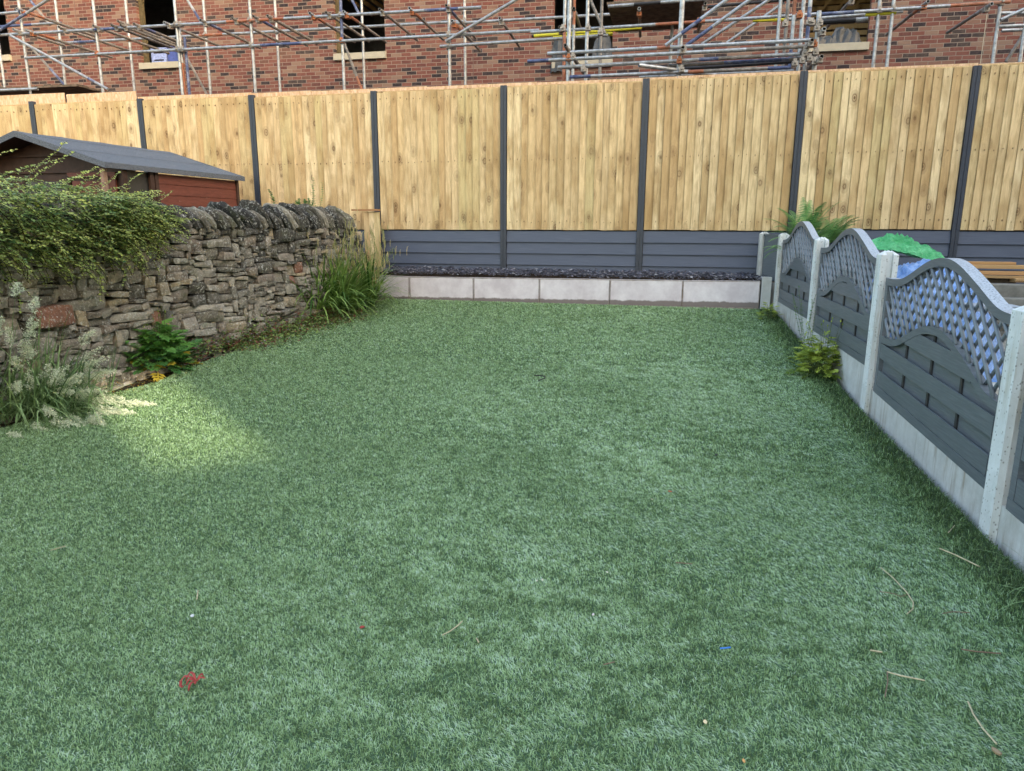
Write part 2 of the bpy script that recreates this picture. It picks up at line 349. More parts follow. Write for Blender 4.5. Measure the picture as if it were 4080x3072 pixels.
# turf blades
s = NT('turf_fibre', .42, .55)
at = s.attr('rnd'); 
c = s.ramp(at, [(0, (.045, .085, .02)), (.25, (.16, .26, .08)), (.5, (.32, .48, .2)), (.72, (.46, .64, .34)), (.9, (.54, .7, .46)), (1, (.62, .76, .6))])
s.col(c); s.trans(.3); M_turf = s.m
def turf_points(n, t0, t1):
    t = RN.uniform(t0, t1, n); u = RN.random(n)
    a = np.where(t > 1.2, lawn_left(t), -4.4); lat = a+(DR-.01-a)*u
    # density even per area
    keep = RN.random(n) < (DR-a)/6.2
    t, lat = t[keep], lat[keep]
    P = vd[None]*t[:, None]+nr[None]*lat[:, None]
    ok = (P@nb) < 9.25
    return P[ok], t[ok], lat[ok]
def build_turf():
    Vs, Rn = [], []
    for (t0, t1, dens, wd, hh) in ((1.25, 2.6, 56000, .00165, .0115), (2.6, 4.2, 34000, .0021, .0125), (4.2, 6.3, 18000, .003, .014), (6.3, 9.6, 10000, .0043, .015)):
        n = int(dens*6.2*(t1-t0)); P, t, lat = turf_points(n, t0, t1)
        if t0 < 2:   # only what the camera can see near the bottom of the frame
            k = np.abs(P[:, 0]) < .78*P[:, 1]+.35; P, t, lat = P[k], t[k], lat[k]
        n = len(P); x, y = P[:, 0], P[:, 1]
        big = vnoise(x, y, .6, 11)*.15+vnoise(x+.3*y, y*1.6, .15, 12)*.35+vnoise(x, y*1.3, .055, 13)*.5
        right = np.clip((lat+1.9)/2.6, 0, 1)*np.clip(1.25-(t-2.)/9., .35, 1)
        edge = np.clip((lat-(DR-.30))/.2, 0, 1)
        flat = np.clip(.28+.42*right+(big-.5)*(.3+2.6*right), 0, 1)*(1-edge)
        # combed direction: mostly away to the left, wandering
        ang = 2.6+1.3*(vnoise(x, y, .8, 21)-.5)+RN.normal(0, 1, n)*(.9-.45*flat)+RN.uniform(-3.1, 3.1, n)*(1-flat)
        lean = np.clip(.35+1.1*RN.random(n)+.4*flat-.15*edge, 0, 1.42)
        h = hh*(.7+.7*RN.random(n))*(1+.9*edge)
        d = np.stack([np.cos(ang), np.sin(ang), 0*ang], -1); sd = np.stack([-np.sin(ang), np.cos(ang), 0*ang], -1)
        tw = RN.normal(0, .5, n); sd = sd*np.cos(tw)[:, None]+Z[None]*np.sin(tw)[:, None]
        base = np.stack([x, y, GZ(x, y)], -1)
        l1 = lean*.55; m = base+(d*np.sin(l1)[:, None]+Z*np.cos(l1)[:, None])*(h*.55)[:, None]
        l2 = np.clip(lean*1.35, 0, 1.75); e = m+(d*np.sin(l2)[:, None]+Z*np.cos(l2)[:, None])*(h*.55)[:, None]
        w = wd*(.8+.4*RN.random(n))
        V = np.stack([base-sd*(w*.5)[:, None], base+sd*(w*.5)[:, None], m-sd*(w*.5)[:, None], m+sd*(w*.5)[:, None], e-sd*(w*.15)[:, None], e+sd*(w*.15)[:, None]], 1)
        V[:, :, 2] += .002
        rn = np.clip(.42+.23*RN.normal(0, 1, n)+.6*(vnoise(x, y, .006+wd*3, 31)-.5)+.36*(flat-.3)-.3*edge, 0, 1)  # flattened fibres paler: sky sheen put into the colour
        Vs.append(V.reshape(-1, 3)); Rn.append(np.repeat(rn, 6))
    V = np.concatenate(Vs); rn = np.concatenate(Rn); n = len(V)//6
    b = np.arange(n)[:, None]*6
    Q = np.concatenate([b+np.array([[0, 1, 3, 2]]), b+np.array([[2, 3, 5, 4]])])
    o = big_obj('turf_grass', V, Q, rn, M_turf)
    tag(o, 'short artificial turf fibres covering the lawn, combed flat on the right', 'grass', kind='stuff')
build_turf()

# neighbour's paved yard
s = NT('yard_paving', .8, .3); p = s.pos()
bk = s.n('ShaderNodeTexBrick', i_Scale=1., i_Color1=(.3, .28, .24), i_Color2=(.4, .39, .35), i_Mortar=(.09, .08, .065)); bk.inputs['Brick Width'].default_value = .6; bk.inputs['Row Height'].default_value = .45; bk.inputs['Mortar Size'].default_value = .012
s.put(bk.inputs['Vector'], s.xyz(s.dot(p, ub), s.dot(p, nb)))
s.col(s.mix(s.ramp(s.noise(p, 6, 6, .7), [(.4, 0.), (.7, .7)]), bk.outputs[0], (.16, .14, .1))).bump(s.noise(p, 40, 4, .7), .3, .006); M_yard = s.m
V = []
for t in np.linspace(-2, 9.0, 30):
    for l in np.linspace(DR+.12, DR+9, 16):
        q = fr(t, l)
        if q@nb > DB-.15: q = q-nb*(q@nb-(DB-.15))
        V.append([q[0], q[1], float(GZ(q[0], q[1]))-.02])
V = np.array(V); I, J = np.meshgrid(np.arange(15), np.arange(29)); a = (J*16+I).ravel()
o = big_obj('patio', V, np.stack([a, a+1, a+17, a+16], -1), np.zeros(len(V)), M_yard)
tag(o, 'worn grey paving of the neighbouring yard', 'patio', kind='structure')

# ================================================================== DRY STONE WALL
s = NT('gritstone', .9, .15); p = s.pos(); r = s.attr()
base = s.ramp(r, [(0, (.04, .04, .04)), (.18, (.16, .145, .115)), (.38, (.33, .3, .24)), (.55, (.46, .42, .345)), (.72, (.27, .22, .175)), (.84, (.4, .35, .27)), (.93, (.44, .35, .22)), (.965, (.32, .16, .105)), (1, (.34, .15, .1))])
c = s.mix(s.ramp(s.noise(p, 14, 7, .8), [(.4, 0.), (.64, .75)]), base, s.mix(.7, base, (.05, .05, .048)))
lich = s.ramp(s.noise(p, 45, 4, .75), [(.54, 0.), (.62, 1.)])
lmask = s.ramp(s.noise(p, 5, 4, .7), [(.38, .2), (.58, 1.)])
c = s.mix(s.math('MULTIPLY', s.math('MULTIPLY', lich, lmask), .9), c, (.58, .58, .53))
c = s.mix(s.math('MULTIPLY', s.ramp(s.noise(p, 4.5, 5, .7), [(.56, 0.), (.7, 1.)]), .5), c, (.1, .12, .045))
s.col(c).bump(s.math('ADD', s.noise(p, 22, 6, .75), s.math('MULTIPLY', s.noise(p, 90, 3, .7), .35)), 1., .03); M_stone = s.m
M_wallcore = plain('wall_core_dark', (.02, .018, .016), .95, .1)

SEGS = []
_acc = 0
for i in range(len(WP)-1):
    L = float(np.linalg.norm(WP[i+1]-WP[i])); SEGS.append((_acc, L, WP[i], WP[i+1])); _acc += L
WLEN = _acc
def wpt(sv):           # foot point, tangent, outward normal (to the lawn)
    sv = min(max(sv, 0), WLEN-1e-4)
    for a, L, A, B in SEGS:
        if sv <= a+L: break
    k = (sv-a)/L; t = nrm(B-A)
    # smooth the tangent a little round the bends
    P = A+(B-A)*k; n = np.array([t[1], -t[0], 0]); return P, t, n
WTOP = ZC+.005; CB = .22
def stone(mb, sc, zc, w, h, pop, rnd, dep=.16, tilt=0.):
    nu, nv = max(3, min(7, int(w/.035))), max(3, min(5, int(h/.03)))
    P, t, n = wpt(sc); batter = (WTOP-zc)*.06
    c0 = P-n*(.0-batter)+Z*zc
    V = []; idx = {}
    ph1, ph2 = R.uniform(0, 9), R.uniform(0, 9); tl, tr_, bl, brr = [R.uniform(-.02, .012) for _ in range(4)]
    bev = min(w, h)*.2; slope = R.uniform(-.25, .25); slopez = R.uniform(-.3, .3)
    for layer in range(2):
        for j in range(nv+1):
            for i in range(nu+1):
                a = 2*i/nu-1; b = 2*j/nv-1
                ex = abs(a)**4; ey = abs(b)**4
                inset = 1-.1*ey*abs(a)-.05*R.random()*(max(abs(a), abs(b)) > .99)
                xx = a*w/2*(1-.11*ey*(.5+.5*math.sin(ph1+3*b))); zz = b*h/2*(1-.14*ex*(.5+.5*math.sin(ph2+2*a)))
                zz += (tl if a < 0 else tr_)*abs(a) if b > 0 else (bl if a < 0 else brr)*abs(a)
                xx += .006*math.sin(7*b+ph2)*abs(a)
                if layer == 0: d = pop+slope*xx+slopez*zz-bev*.6*max(ex, ey)+.007*(R.random()-.5)+.006*math.sin(30*xx+ph1)*math.cos(25*zz+ph2)
                else: d = -dep; 
                if layer == 1 and not (i in (0, nu) or j in (0, nv)): continue
                zr = zz+tilt*xx
                q = c0+t*xx+Z*zr+n*d; idx[(layer, i, j)] = len(V); V.append(q)
    Fc = [(idx[0, i, j], idx[0, i+1, j], idx[0, i+1, j+1], idx[0, i, j+1]) for j in range(nv) for i in range(nu)]
    for i in range(nu):
        Fc += [(idx[0, i, 0], idx[1, i, 0], idx[1, i+1, 0], idx[0, i+1, 0]), (idx[0, i, nv], idx[0, i+1, nv], idx[1, i+1, nv], idx[1, i, nv])]
    for j in range(nv):
        Fc += [(idx[0, 0, j], idx[0, 0, j+1], idx[1, 0, j+1], idx[1, 0, j]), (idx[0, nu, j], idx[1, nu, j], idx[1, nu, j+1], idx[0, nu, j+1])]
    mb.add(V, Fc, rnd)

wall = thing('dry_stone_wall', 'rough dry stone boundary wall topped with a row of leaning upright stones', 'stone wall', WP[3])
def build_wall():
    cs = .0205; nS = int(WLEN/cs); nZ = int((WTOP-.0)/cs)
    occ = np.zeros((nS, nZ), bool)
    for i in range(nS):
        P, _, _ = wpt(i*cs); g = float(GZ(P[0], P[1]))-.06
        occ[i, :max(0, int(g/cs))] = True
    mb = MB()
    for j in range(nZ):
        i = 0
        while i < nS:
            if occ[i, j]: i += 1; continue
            far = i*cs > 5.8
            hh = R.choice([2, 2, 3, 4, 5, 6, 3] if not far else [1, 2, 2, 3, 4, 6]); ww = R.randint(4, 13) if hh < 4 else R.randint(6, 12)
            if R.random() < .06: ww = R.randint(13, 22); hh = R.choice([3, 4])
            if R.random() < .08: ww, hh = R.randint(3, 6), R.randint(5, 7)
            hh = min(hh, nZ-j); w = 0
            while w < ww and i+w < nS and not occ[i+w, j]: w += 1
            k = 0
            if i+w < nS and not occ[i+w, j]:
                while k < 3 and i+w+k < nS and not occ[i+w+k, j]: k += 1
                if k < 3: w += k
            if w <= 2: hh = min(hh, 2)
            h = 1
            while h < hh and not occ[i:i+w, j+h].any(): h += 1
            if nZ-(j+h) == 1: h += 1
            occ[i:i+w, j:j+h] = True
            z0 = j*cs; sc = (i+w/2)*cs; rnd = R.random()**1.0
            u = sc/WLEN; zc = z0+h*cs/2
            # blackened band high up towards the far end, paler stones low and near
            dark = max(0, (zc-.75)/.7)*max(0, min(1, (sc-4.6)/1.2))
            rnd = rnd*.55*(1-dark*.75)+.12*(1-dark) if R.random() < .72 else .66+.26*R.random()
            if R.random() < .004: rnd = .97
            stone(mb, sc, zc, w*cs-.009, h*cs-.008, R.uniform(-.025, .03)+(.025 if R.random() < .15 else 0), rnd, tilt=R.uniform(-.05, .05))
            i += w
    # the large reddish block low on the near stretch
    P = atz(K(100), K(680), .62)
    sv = 0; best = 9
    for q in np.linspace(0, WLEN, 300):
        a, _, _ = wpt(q); pj = proj([a[0], a[1], .62])
        if abs(pj[0]-K(112)) < best or best == 9:
            if abs(pj[0]-K(112)) < best: best = abs(pj[0]-K(112)); sv = q
        if best > 8 and abs(pj[0]-K(112)) < 60: best = abs(pj[0]-K(112)); sv = q
    obj('stonework', mb, M_stone, wall)
    rb = MB(); a, _, _ = wpt(sv); d = ray(K(112), K(682)); zz = ZC+d[2]*(a@nrm([d[0], d[1], 0]))/math.hypot(d[0], d[1])
    stone(rb, sv, zz, .33, .155, .062, .98); o = obj('red_stone', rb, M_stone, wall); o['label'] = 'large reddish sandstone block low in the wall'
    cb = MB()
    for a, L, A, B in SEGS:
        t = nrm(B-A); n = np.array([t[1], -t[0], 0])
        P = [A-n*.07, B-n*.07, B-n*.52, A-n*.52]; cb.prism([q+Z*(-.1) for q in P], Z*(WTOP+.08), .2)
    obj('wall_core', cb, M_wallcore, wall)
    # far side skin and coping
    sb = MB(); sc = .3
    sv = 1.2
    while sv < WLEN-.12:
        th = R.uniform(.035, .082); P, t, n = wpt(sv); lean = np.interp(sv, [2, 4.5, 6, WLEN], [.8, .75, .58, .4])+R.uniform(-.1, .1)
        hgt = R.uniform(.2, .29)+ (.05 if R.random() < .07 else 0); dep = R.uniform(.4, .46); rnd = max(0, R.choice([.0, .03, .1, .16, .25, .38])+R.uniform(-.03, .06))
        c = MB(); m = 9; V = []; ph = R.uniform(0, 9); yaw = R.uniform(-.12, .12); px_ = R.uniform(2.4, 4.); sh = R.uniform(-.03, .03)
        ax = nrm(t*math.cos(lean)+Z*math.sin(lean)*1.0)      # slab thickness direction
        upv = nrm(-t*math.sin(lean)+Z*math.cos(lean)); nn = nrm(n*math.cos(yaw)+t*math.sin(yaw))
        prof = []
        for k in range(m+1):       # arched outline front to back
            a = -1+2*k/m; prof.append((a*dep/2, hgt*(1-abs(a)**px_*R.uniform(.42, .6))))
        out = [(dep/2*R.uniform(.97, 1.03), 0)]+prof[::-1]+[(-dep/2, 0)]
        for side in (-1, -.35, .35, 1):
            for (fx, fz) in out:
                rd = 1-(.07 if abs(side) == 1 else 0)
                q = P-n*(dep/2-.04)+Z*(WTOP-.015)+nn*(fx*rd+sh)+upv*(fz*(rd if fz > 0 else 1)+.009*math.sin(31*fx+ph+3*side))+ax*side*(th/2*(1+.12*math.sin(9*fz+ph)*(1 if side > 0 else .4)))
                V.append(q+np.array([R.uniform(-.005, .005) for _ in range(3)]))
        k = len(out); Fc = []
        for L_ in range(3):
            for i in range(k): Fc.append((L_*k+i, L_*k+(i+1) % k, (L_+1)*k+(i+1) % k, (L_+1)*k+i))
        cen0 = len(V); V.append(sum(V[:k])/k-ax*.008); V.append(sum(V[3*k:4*k])/k+ax*.01)
        for i in range(k): Fc.append((cen0, (i+1) % k, i)); Fc.append((cen0+1, 3*k+i, 3*k+(i+1) % k))
        c.add(V, Fc, rnd); obj('coping_stone', c, M_stone, wall)
        sv += th/math.cos(lean)*.9+R.uniform(.01, .03)
build_wall()

# ================================================================== KERB BED AND SLATE
s = NT('render_slab', .8, .25); p = s.pos()
c = s.mix(s.ramp(s.noise(p, 4, 5, .7), [(.35, 0.), (.7, 1.)]), (.56, .5, .52), (.76, .71, .72))
vz = s.sep(p)[2]
dz = s.math('ADD', s.math('SUBTRACT', vz, s.math('ADD', s.math('MULTIPLY', s.dot(p, ub), .0095), .515)), s.math('MULTIPLY', s.noise(s.scalev(p, (3., 3., 1.)), 3, 5, .7), -.055))
c = s.mix(s.ramp(dz, [(.0, .85), (.016, .0)]), c, (.13, .1, .08))
c = s.mix(s.math('MULTIPLY', s.ramp(s.attr(), [(.5, 0.), (.52, 1.)]), s.ramp(s.noise(p, 9, 5, .8), [(.3, .35), (.6, .9)])), c, (.25, .2, .17))
s.col(c).bump(s.noise(p, 30, 4, .6), .15, .004); M_slab = s.m
DK = 9.32
rw = thing('retaining_wall', 'low retaining wall of pale upright concrete slabs at the far end of the lawn', 'retaining wall', back(2300, 1200, DK))
jx = [(1430, 1094, 1190), (1630, 1102, 1196), (1886, 1106, 1203), (2150, 1109, 1208), (2431, 1113, 1212), (2722, 1117, 1218), (3031, 1120, 1222)]
for k in range(6):
    a, b = jx[k], jx[k+1]; m = MB()
    A = back(a[0], a[1], DK); B = back(b[0], b[1], DK); A0 = back(a[0], a[2], DK); B0 = back(b[0], b[2], DK)
    e = ub*.003
    A0[:2] = A[:2]; B0[:2] = B[:2]; A0[2] -= .06; B0[2] -= .06
    # a stained rim runs round every slab
    w = .013
    m.prism([A+e, B-e, B0-e, A0+e], nb*.045, .2)
    for q0, q1 in (((A, A0)), ((B, B0))):
        sg = 1 if q0 is A else -1
        m.prism([q0+e*sg-nb*.0015, q0+e*sg+ub*sg*w*R.uniform(.6, 1.2)-nb*.0015, q1+e*sg+ub*sg*w*R.uniform(.5, 1.5)-nb*.0015, q1+e*sg-nb*.0015], nb*.0012, .9)
    m.prism([A+e-nb*.0018, B-e-nb*.0018, B-e-Z*.012-nb*.0018, A+e-Z*.014-nb*.0018], nb*.0012, .9)
    obj('slab', m, M_slab, rw)
m = MB(); A = back(1440, 1204, DK-.035); B = back(3000, 1228, DK-.035)
m.box((A+B)/2-Z*.03, (B-A)/2, nb*.016, Z*.035, .3); obj('timber_edging', m, plain('old_edging', (.3, .24, .19), .85, .2, 0, .4, 14, .3), rw)
m = MB(); m.box(back(3050, 1172, DK)-Z*.0, ub*.055, nb*.05, Z*.21, .2); obj('end_post', m, M_conc, rw, bevel=.004)
# slate bed
m = MB(); zb = ZC-.645
A, B = back(1440, 1000, DK+.04), back(3060, 1000, DK+.04); A2, B2 = back(1440, 1000, DB-.005), back(3120, 1000, DB-.005)
for q in (A, B, A2, B2): q[2] = zb
A2[2] += .02; B2[2] += .02
m.quad(A, B, B2, A2); o = obj('bed_soil', m, M_soil); tag(o, 'dark soil of the raised bed beneath slate chips', 'soil', kind='structure')
s = NT('slate', .45, .5); s.col(s.ramp(s.attr(), [(0, (.025, .025, .035)), (.5, (.075, .075, .1)), (.85, (.17, .165, .21)), (1, (.4, .4, .43))])); M_slate = s.m
m = MB()
for k in range(3600):
    u, v = R.random(), R.random()
    P = Z*.02*v+(A*(1-u)+B*u)*(1-v)+(A2*(1-u)+B2*u)*v+Z*(R.uniform(0, .045)+.015)
    L = R.uniform(.018, .055); w = L*R.uniform(.35, .8); an = R.uniform(0, PI); th_ = R.uniform(.003, .007)
    d = nrm([math.cos(an), math.sin(an), R.uniform(-.45, .45)]); sd = nrm(np.cross(d, Z)+Z*R.uniform(-.4, .4)); up = nrm(np.cross(sd, d))
    if up[2] < 0: up = -up
    poly = [P+d*L*.5*R.uniform(.7, 1)+sd*w*.2, P+d*L*.1+sd*w*.5, P-d*L*.45+sd*w*.3, P-d*L*.5-sd*w*.25, P+d*L*.2-sd*w*.5]
    m.prism(poly, up*th_, R.random()**1.3)
o = obj('slate_chips', m, M_slate); tag(o, 'dark blue grey slate chippings filling the raised bed', 'slate chips', kind='stuff')

# ================================================================== BACK FENCE
fence = thing('timber_fence', 'tall new timber board fence on dark boards with dark grey metal posts', 'fence', back(2005, 1082, DB))
postpx = [(-330, 420), (128.4, 405), (559, 394), (1003, 379.5), (1490, 364), (2008, 342), (2576, 314), (3204, 284), (3893, 263), (4640, 232)]
PX = [back(x, y, DB) for x, y in postpx]
m_scr = plain('screw_black', (.01, .01, .012), .4)
for i, P in enumerate(PX):
    if i in (0, 9): continue
    m = MB(); zt = P[2]; zb_ = .45
    c = np.array([P[0], P[1], (zt+zb_)/2]); hz = Z*((zt-zb_)/2)
    for sg in (-1, 1):
        m.box(c+ub*sg*.022-nb*.005, ub*.0195, nb*.03, hz, .3)
    m.box(c+nb*.01, ub*.01, nb*.03, hz, .3)
    for sg in (-1, 1):     # screw heads in fours
        for z0 in (zt-.06, zt-.42, zt-.78, zt-1.15, zt-1.55, zt-2.0, zt-2.25):
            for dz in (0, -.035, -.12):
                m.box(c*[1, 1, 0]+ub*sg*.026-nb*.0365+Z*(z0+dz), ub*.0035, nb*.002, Z*.0035, .5, 1)
    obj('post', m, [M_steelpost, m_scr], fence)
M_gap = plain('dark_gap', (.22, .14, .07), .9)
for i in range(9):
    A, B = PX[i].copy(), PX[i+1].copy(); w = np.linalg.norm((B-A)[:2]); n = 18 if i != 3 else 19
    zt = (ZC+1.835, ZC+1.838, ZC+1.835, ZC+1.815, ZC+1.825, ZC+1.83, ZC+1.845, ZC+1.858, ZC+1.864)[i]
    zl = ZC-(.03, .03, .03, .032, .031, .026, .02, -.003, .004)[i]
    m = MB(); e = .048; cuts = np.linspace(e, w-e, n+1); cuts[1:-1] += RN.normal(0, .005, n-1)
    prev = R.random()
    for k in range(n):
        a, b = cuts[k]+.0016, cuts[k+1]-.0016; P0 = A*[1, 1, 0]+ub*a; P1 = A*[1, 1, 0]+ub*b
        rnd = R.random() if (k % 2 == 0 or R.random() < .4) else prev+R.uniform(-.03, .03); prev = rnd; rnd = min(max(rnd, 0), 1)
        tl, tb = R.uniform(-.004, .004), R.uniform(-.004, .004); d0, d1 = -.024+R.uniform(-.005, .003), -.006
        q = [P0+nb*d0, P1+nb*d1, P1+nb*.004, P0+nb*.004]      # feather-edge section: thick left edge, thin right
        lean = ub*R.uniform(-.003, .003)
        m.add([x+Z*(zl+tb) for x in q]+[x+Z*(zt+tl)+lean for x in q], [(3, 2, 1, 0), (4, 5, 6, 7), (0, 1, 5, 4), (1, 2, 6, 5), (2, 3, 7, 6), (3, 0, 4, 7)], rnd)
        for zn in (zt-.09, (zt+zl)/2, zl+.11):
            m.box((q[0]+q[1])/2-nb*.0105+Z*(zn+R.uniform(-.012, .012)), ub*.0035, nb*.006, Z*R.uniform(.004, .011), 0, 1)
    for z in (zt-.1, (zt+zl)/2, zl+.12):
        m.box((A+B)/2*[1, 1, 0]+nb*.022+Z*z, ub*(w/2-.05), nb*.017, Z*.04, .5)
    m.box((A+B)/2*[1, 1, 0]+nb*.03+Z*(zt+.012), ub*(w/2-.05), nb*.02, Z*.008, .1)
    m.box((A+B)/2*[1, 1, 0]+nb*.0045+Z*(zt+zl)/2, ub*(w/2-.05), nb*.0004, Z*((zt-zl)/2-.01), 0, 1)
    obj('timber_panel', m, [M_board, M_gap], fence)
    if i >= 2:
        m = MB(); zz = zl-.016
        for k in range(4):
            lo, hi = zz-.155*(k+1)+.004, zz-.155*k
            P = (A+B)/2*[1, 1, 0]; hw = ub*(w/2-.045)
            q = [P+nb*.004+Z*hi, P-nb*.02+Z*lo, P+nb*.006+Z*(lo-.003), P+nb*.022+Z*hi]
            m.prism([x-hw for x in q], hw*2, R.random())
        m.box(P+nb*.03+Z*(zz-.31), hw, nb*.006, Z*.32, 0., 1)
        obj('composite_panel', m, [M_comp, M_black], fence)

ply = thing('plywood_hoarding', 'plywood sheets standing just behind the timber fence, their top edge showing', 'hoarding', back(1700, 400, 10.05)*[1, 1, 0]+Z*.5)
ptop = [(-120, 384), (255, 372), (262, 371), (540, 368), (548, 386), (820, 375), (1000, 370), (1240, 363), (1700, 344), (2140, 328), (2700, 305), (3300, 275), (3900, 252), (4400, 235)]
for k in range(len(ptop)-1):
    a, b = ptop[k], ptop[k+1]
    if b[0]-a[0] < 20: continue
    A, B = back(*a, 10.055), back(*b, 10.055); z = (A[2]+B[2])/2
    m = MB(); e = ub*.004
    m.prism([A*[1, 1, 0]+e+Z*.5, B*[1, 1, 0]-e+Z*.5, B*[1, 1, 0]-e+Z*(z+.003), A*[1, 1, 0]+e+Z*(z-.003)], nb*.018, R.random()); obj('plywood_sheet', m, M_ply, ply)

# short fence piece closing the gap at the wall end
sp_ = thing('fence_infill', 'narrow upright timber board panel with brown cap beside the end of the stone wall', 'fence panel', back(1480, 1150, 9.72))
m = MB()
for k in range(3):
    x0_, x1_ = 1450+k*20.5, 1450+(k+1)*20.5; A, B = back(x0_, 845, 9.72), back(x1_, 845, 9.72)
    m.box((A+B)/2*[1, 1, 0]+nb*(.004*k)+Z*1.1, (B-A)/2*[1, 1, 0]*.98, nb*.012, Z*.56, .3+.3*k)
obj('boards', m, M_board, sp_)
A, B = back(1405, 836, 9.72), back(1513, 838, 9.72); m = MB(); m.box((A+B)/2-nb*.01, (B-A)/2*[1, 1, 0], nb*.035, Z*.012, .1)
obj('cap', m, plain('brown_cap', (.33, .17, .07), .7), sp_)

# ================================================================== TRELLIS FENCE ON THE RIGHT
tf = thing('trellis_fence', 'grey wavy topped lattice fence between concrete posts along the right of the lawn', 'trellis fence', fr(3.43, DR, GZ(*fr(3.43, DR)[:2])))
PT = [10.45, 9.26, 7.33, 5.39, 3.44, 1.5]; PTOP = [ZC-.045, ZC-.055, ZC-.083, ZC-.150, ZC-.318, ZC-.40]
PC = DR+.055
for i, t in enumerate(PT):
    m = MB(); hw, hd = .052, .055
    if i == 0:
        c0 = back(3046, 927, 9.72)*[1, 1, 0]
    else: c0 = fr(t-hw, PC)
    g = float(GZ(c0[0], c0[1]))-.1; zt = PTOP[i]
    # H section: two flanges and a web, grooves facing along the fence
    a = vd*hw
    secs = [(-hd, -hd+.032), (-hd+.032, hd-.032), (hd-.032, hd)]
    for k, (l0, l1) in enumerate(secs):
        hh = hw if k != 1 else hw-.022
        c = c0+nr*((l0+l1)/2); top = zt-.018 if k != 1 else zt
        m.box(np.array([c[0], c[1], (g+top)/2]), vd*hh, nr*((l1-l0)/2-(.0015 if k == 1 else 0)), Z*((top-g)/2), .2)
        # weathered pyramid cap
        q = [c+vd*hh*sx+nr*((l1-l0)/2)*sy+Z*top for sx, sy in ((-1, -1), (1, -1), (1, 1), (-1, 1))]; pk = c0*[1, 1, 0]+nr*((l0+l1)/4)+Z*(zt+.012)
        m.add(q+[pk], [(0, 1, 4), (1, 2, 4), (2, 3, 4), (3, 0, 4)], .2)
    obj('concrete_post', m, M_concpost if i else M_conc, tf)
uo = [0, .09, .17, .246, .316, .382, .447, .511, .565, .618, .671, .724, .774, .823, .869, .913, 1]
vo_ = [0, .005, .018, .06, .108, .15, .178, .19, .19, .175, .15, .118, .087, .055, .023, .0, -.008]
def bulge(u): 
    # smooth interpolation of the measured outline
    us = np.linspace(0, 1, 101); vs = np.interp(us, uo, vo_); k = np.ones(7)/7; vp = np.convolve(np.pad(vs, 3, 'edge'), k, 'valid'); return float(np.interp(u, us, vp))
UU = np.linspace(0, 1, 49)
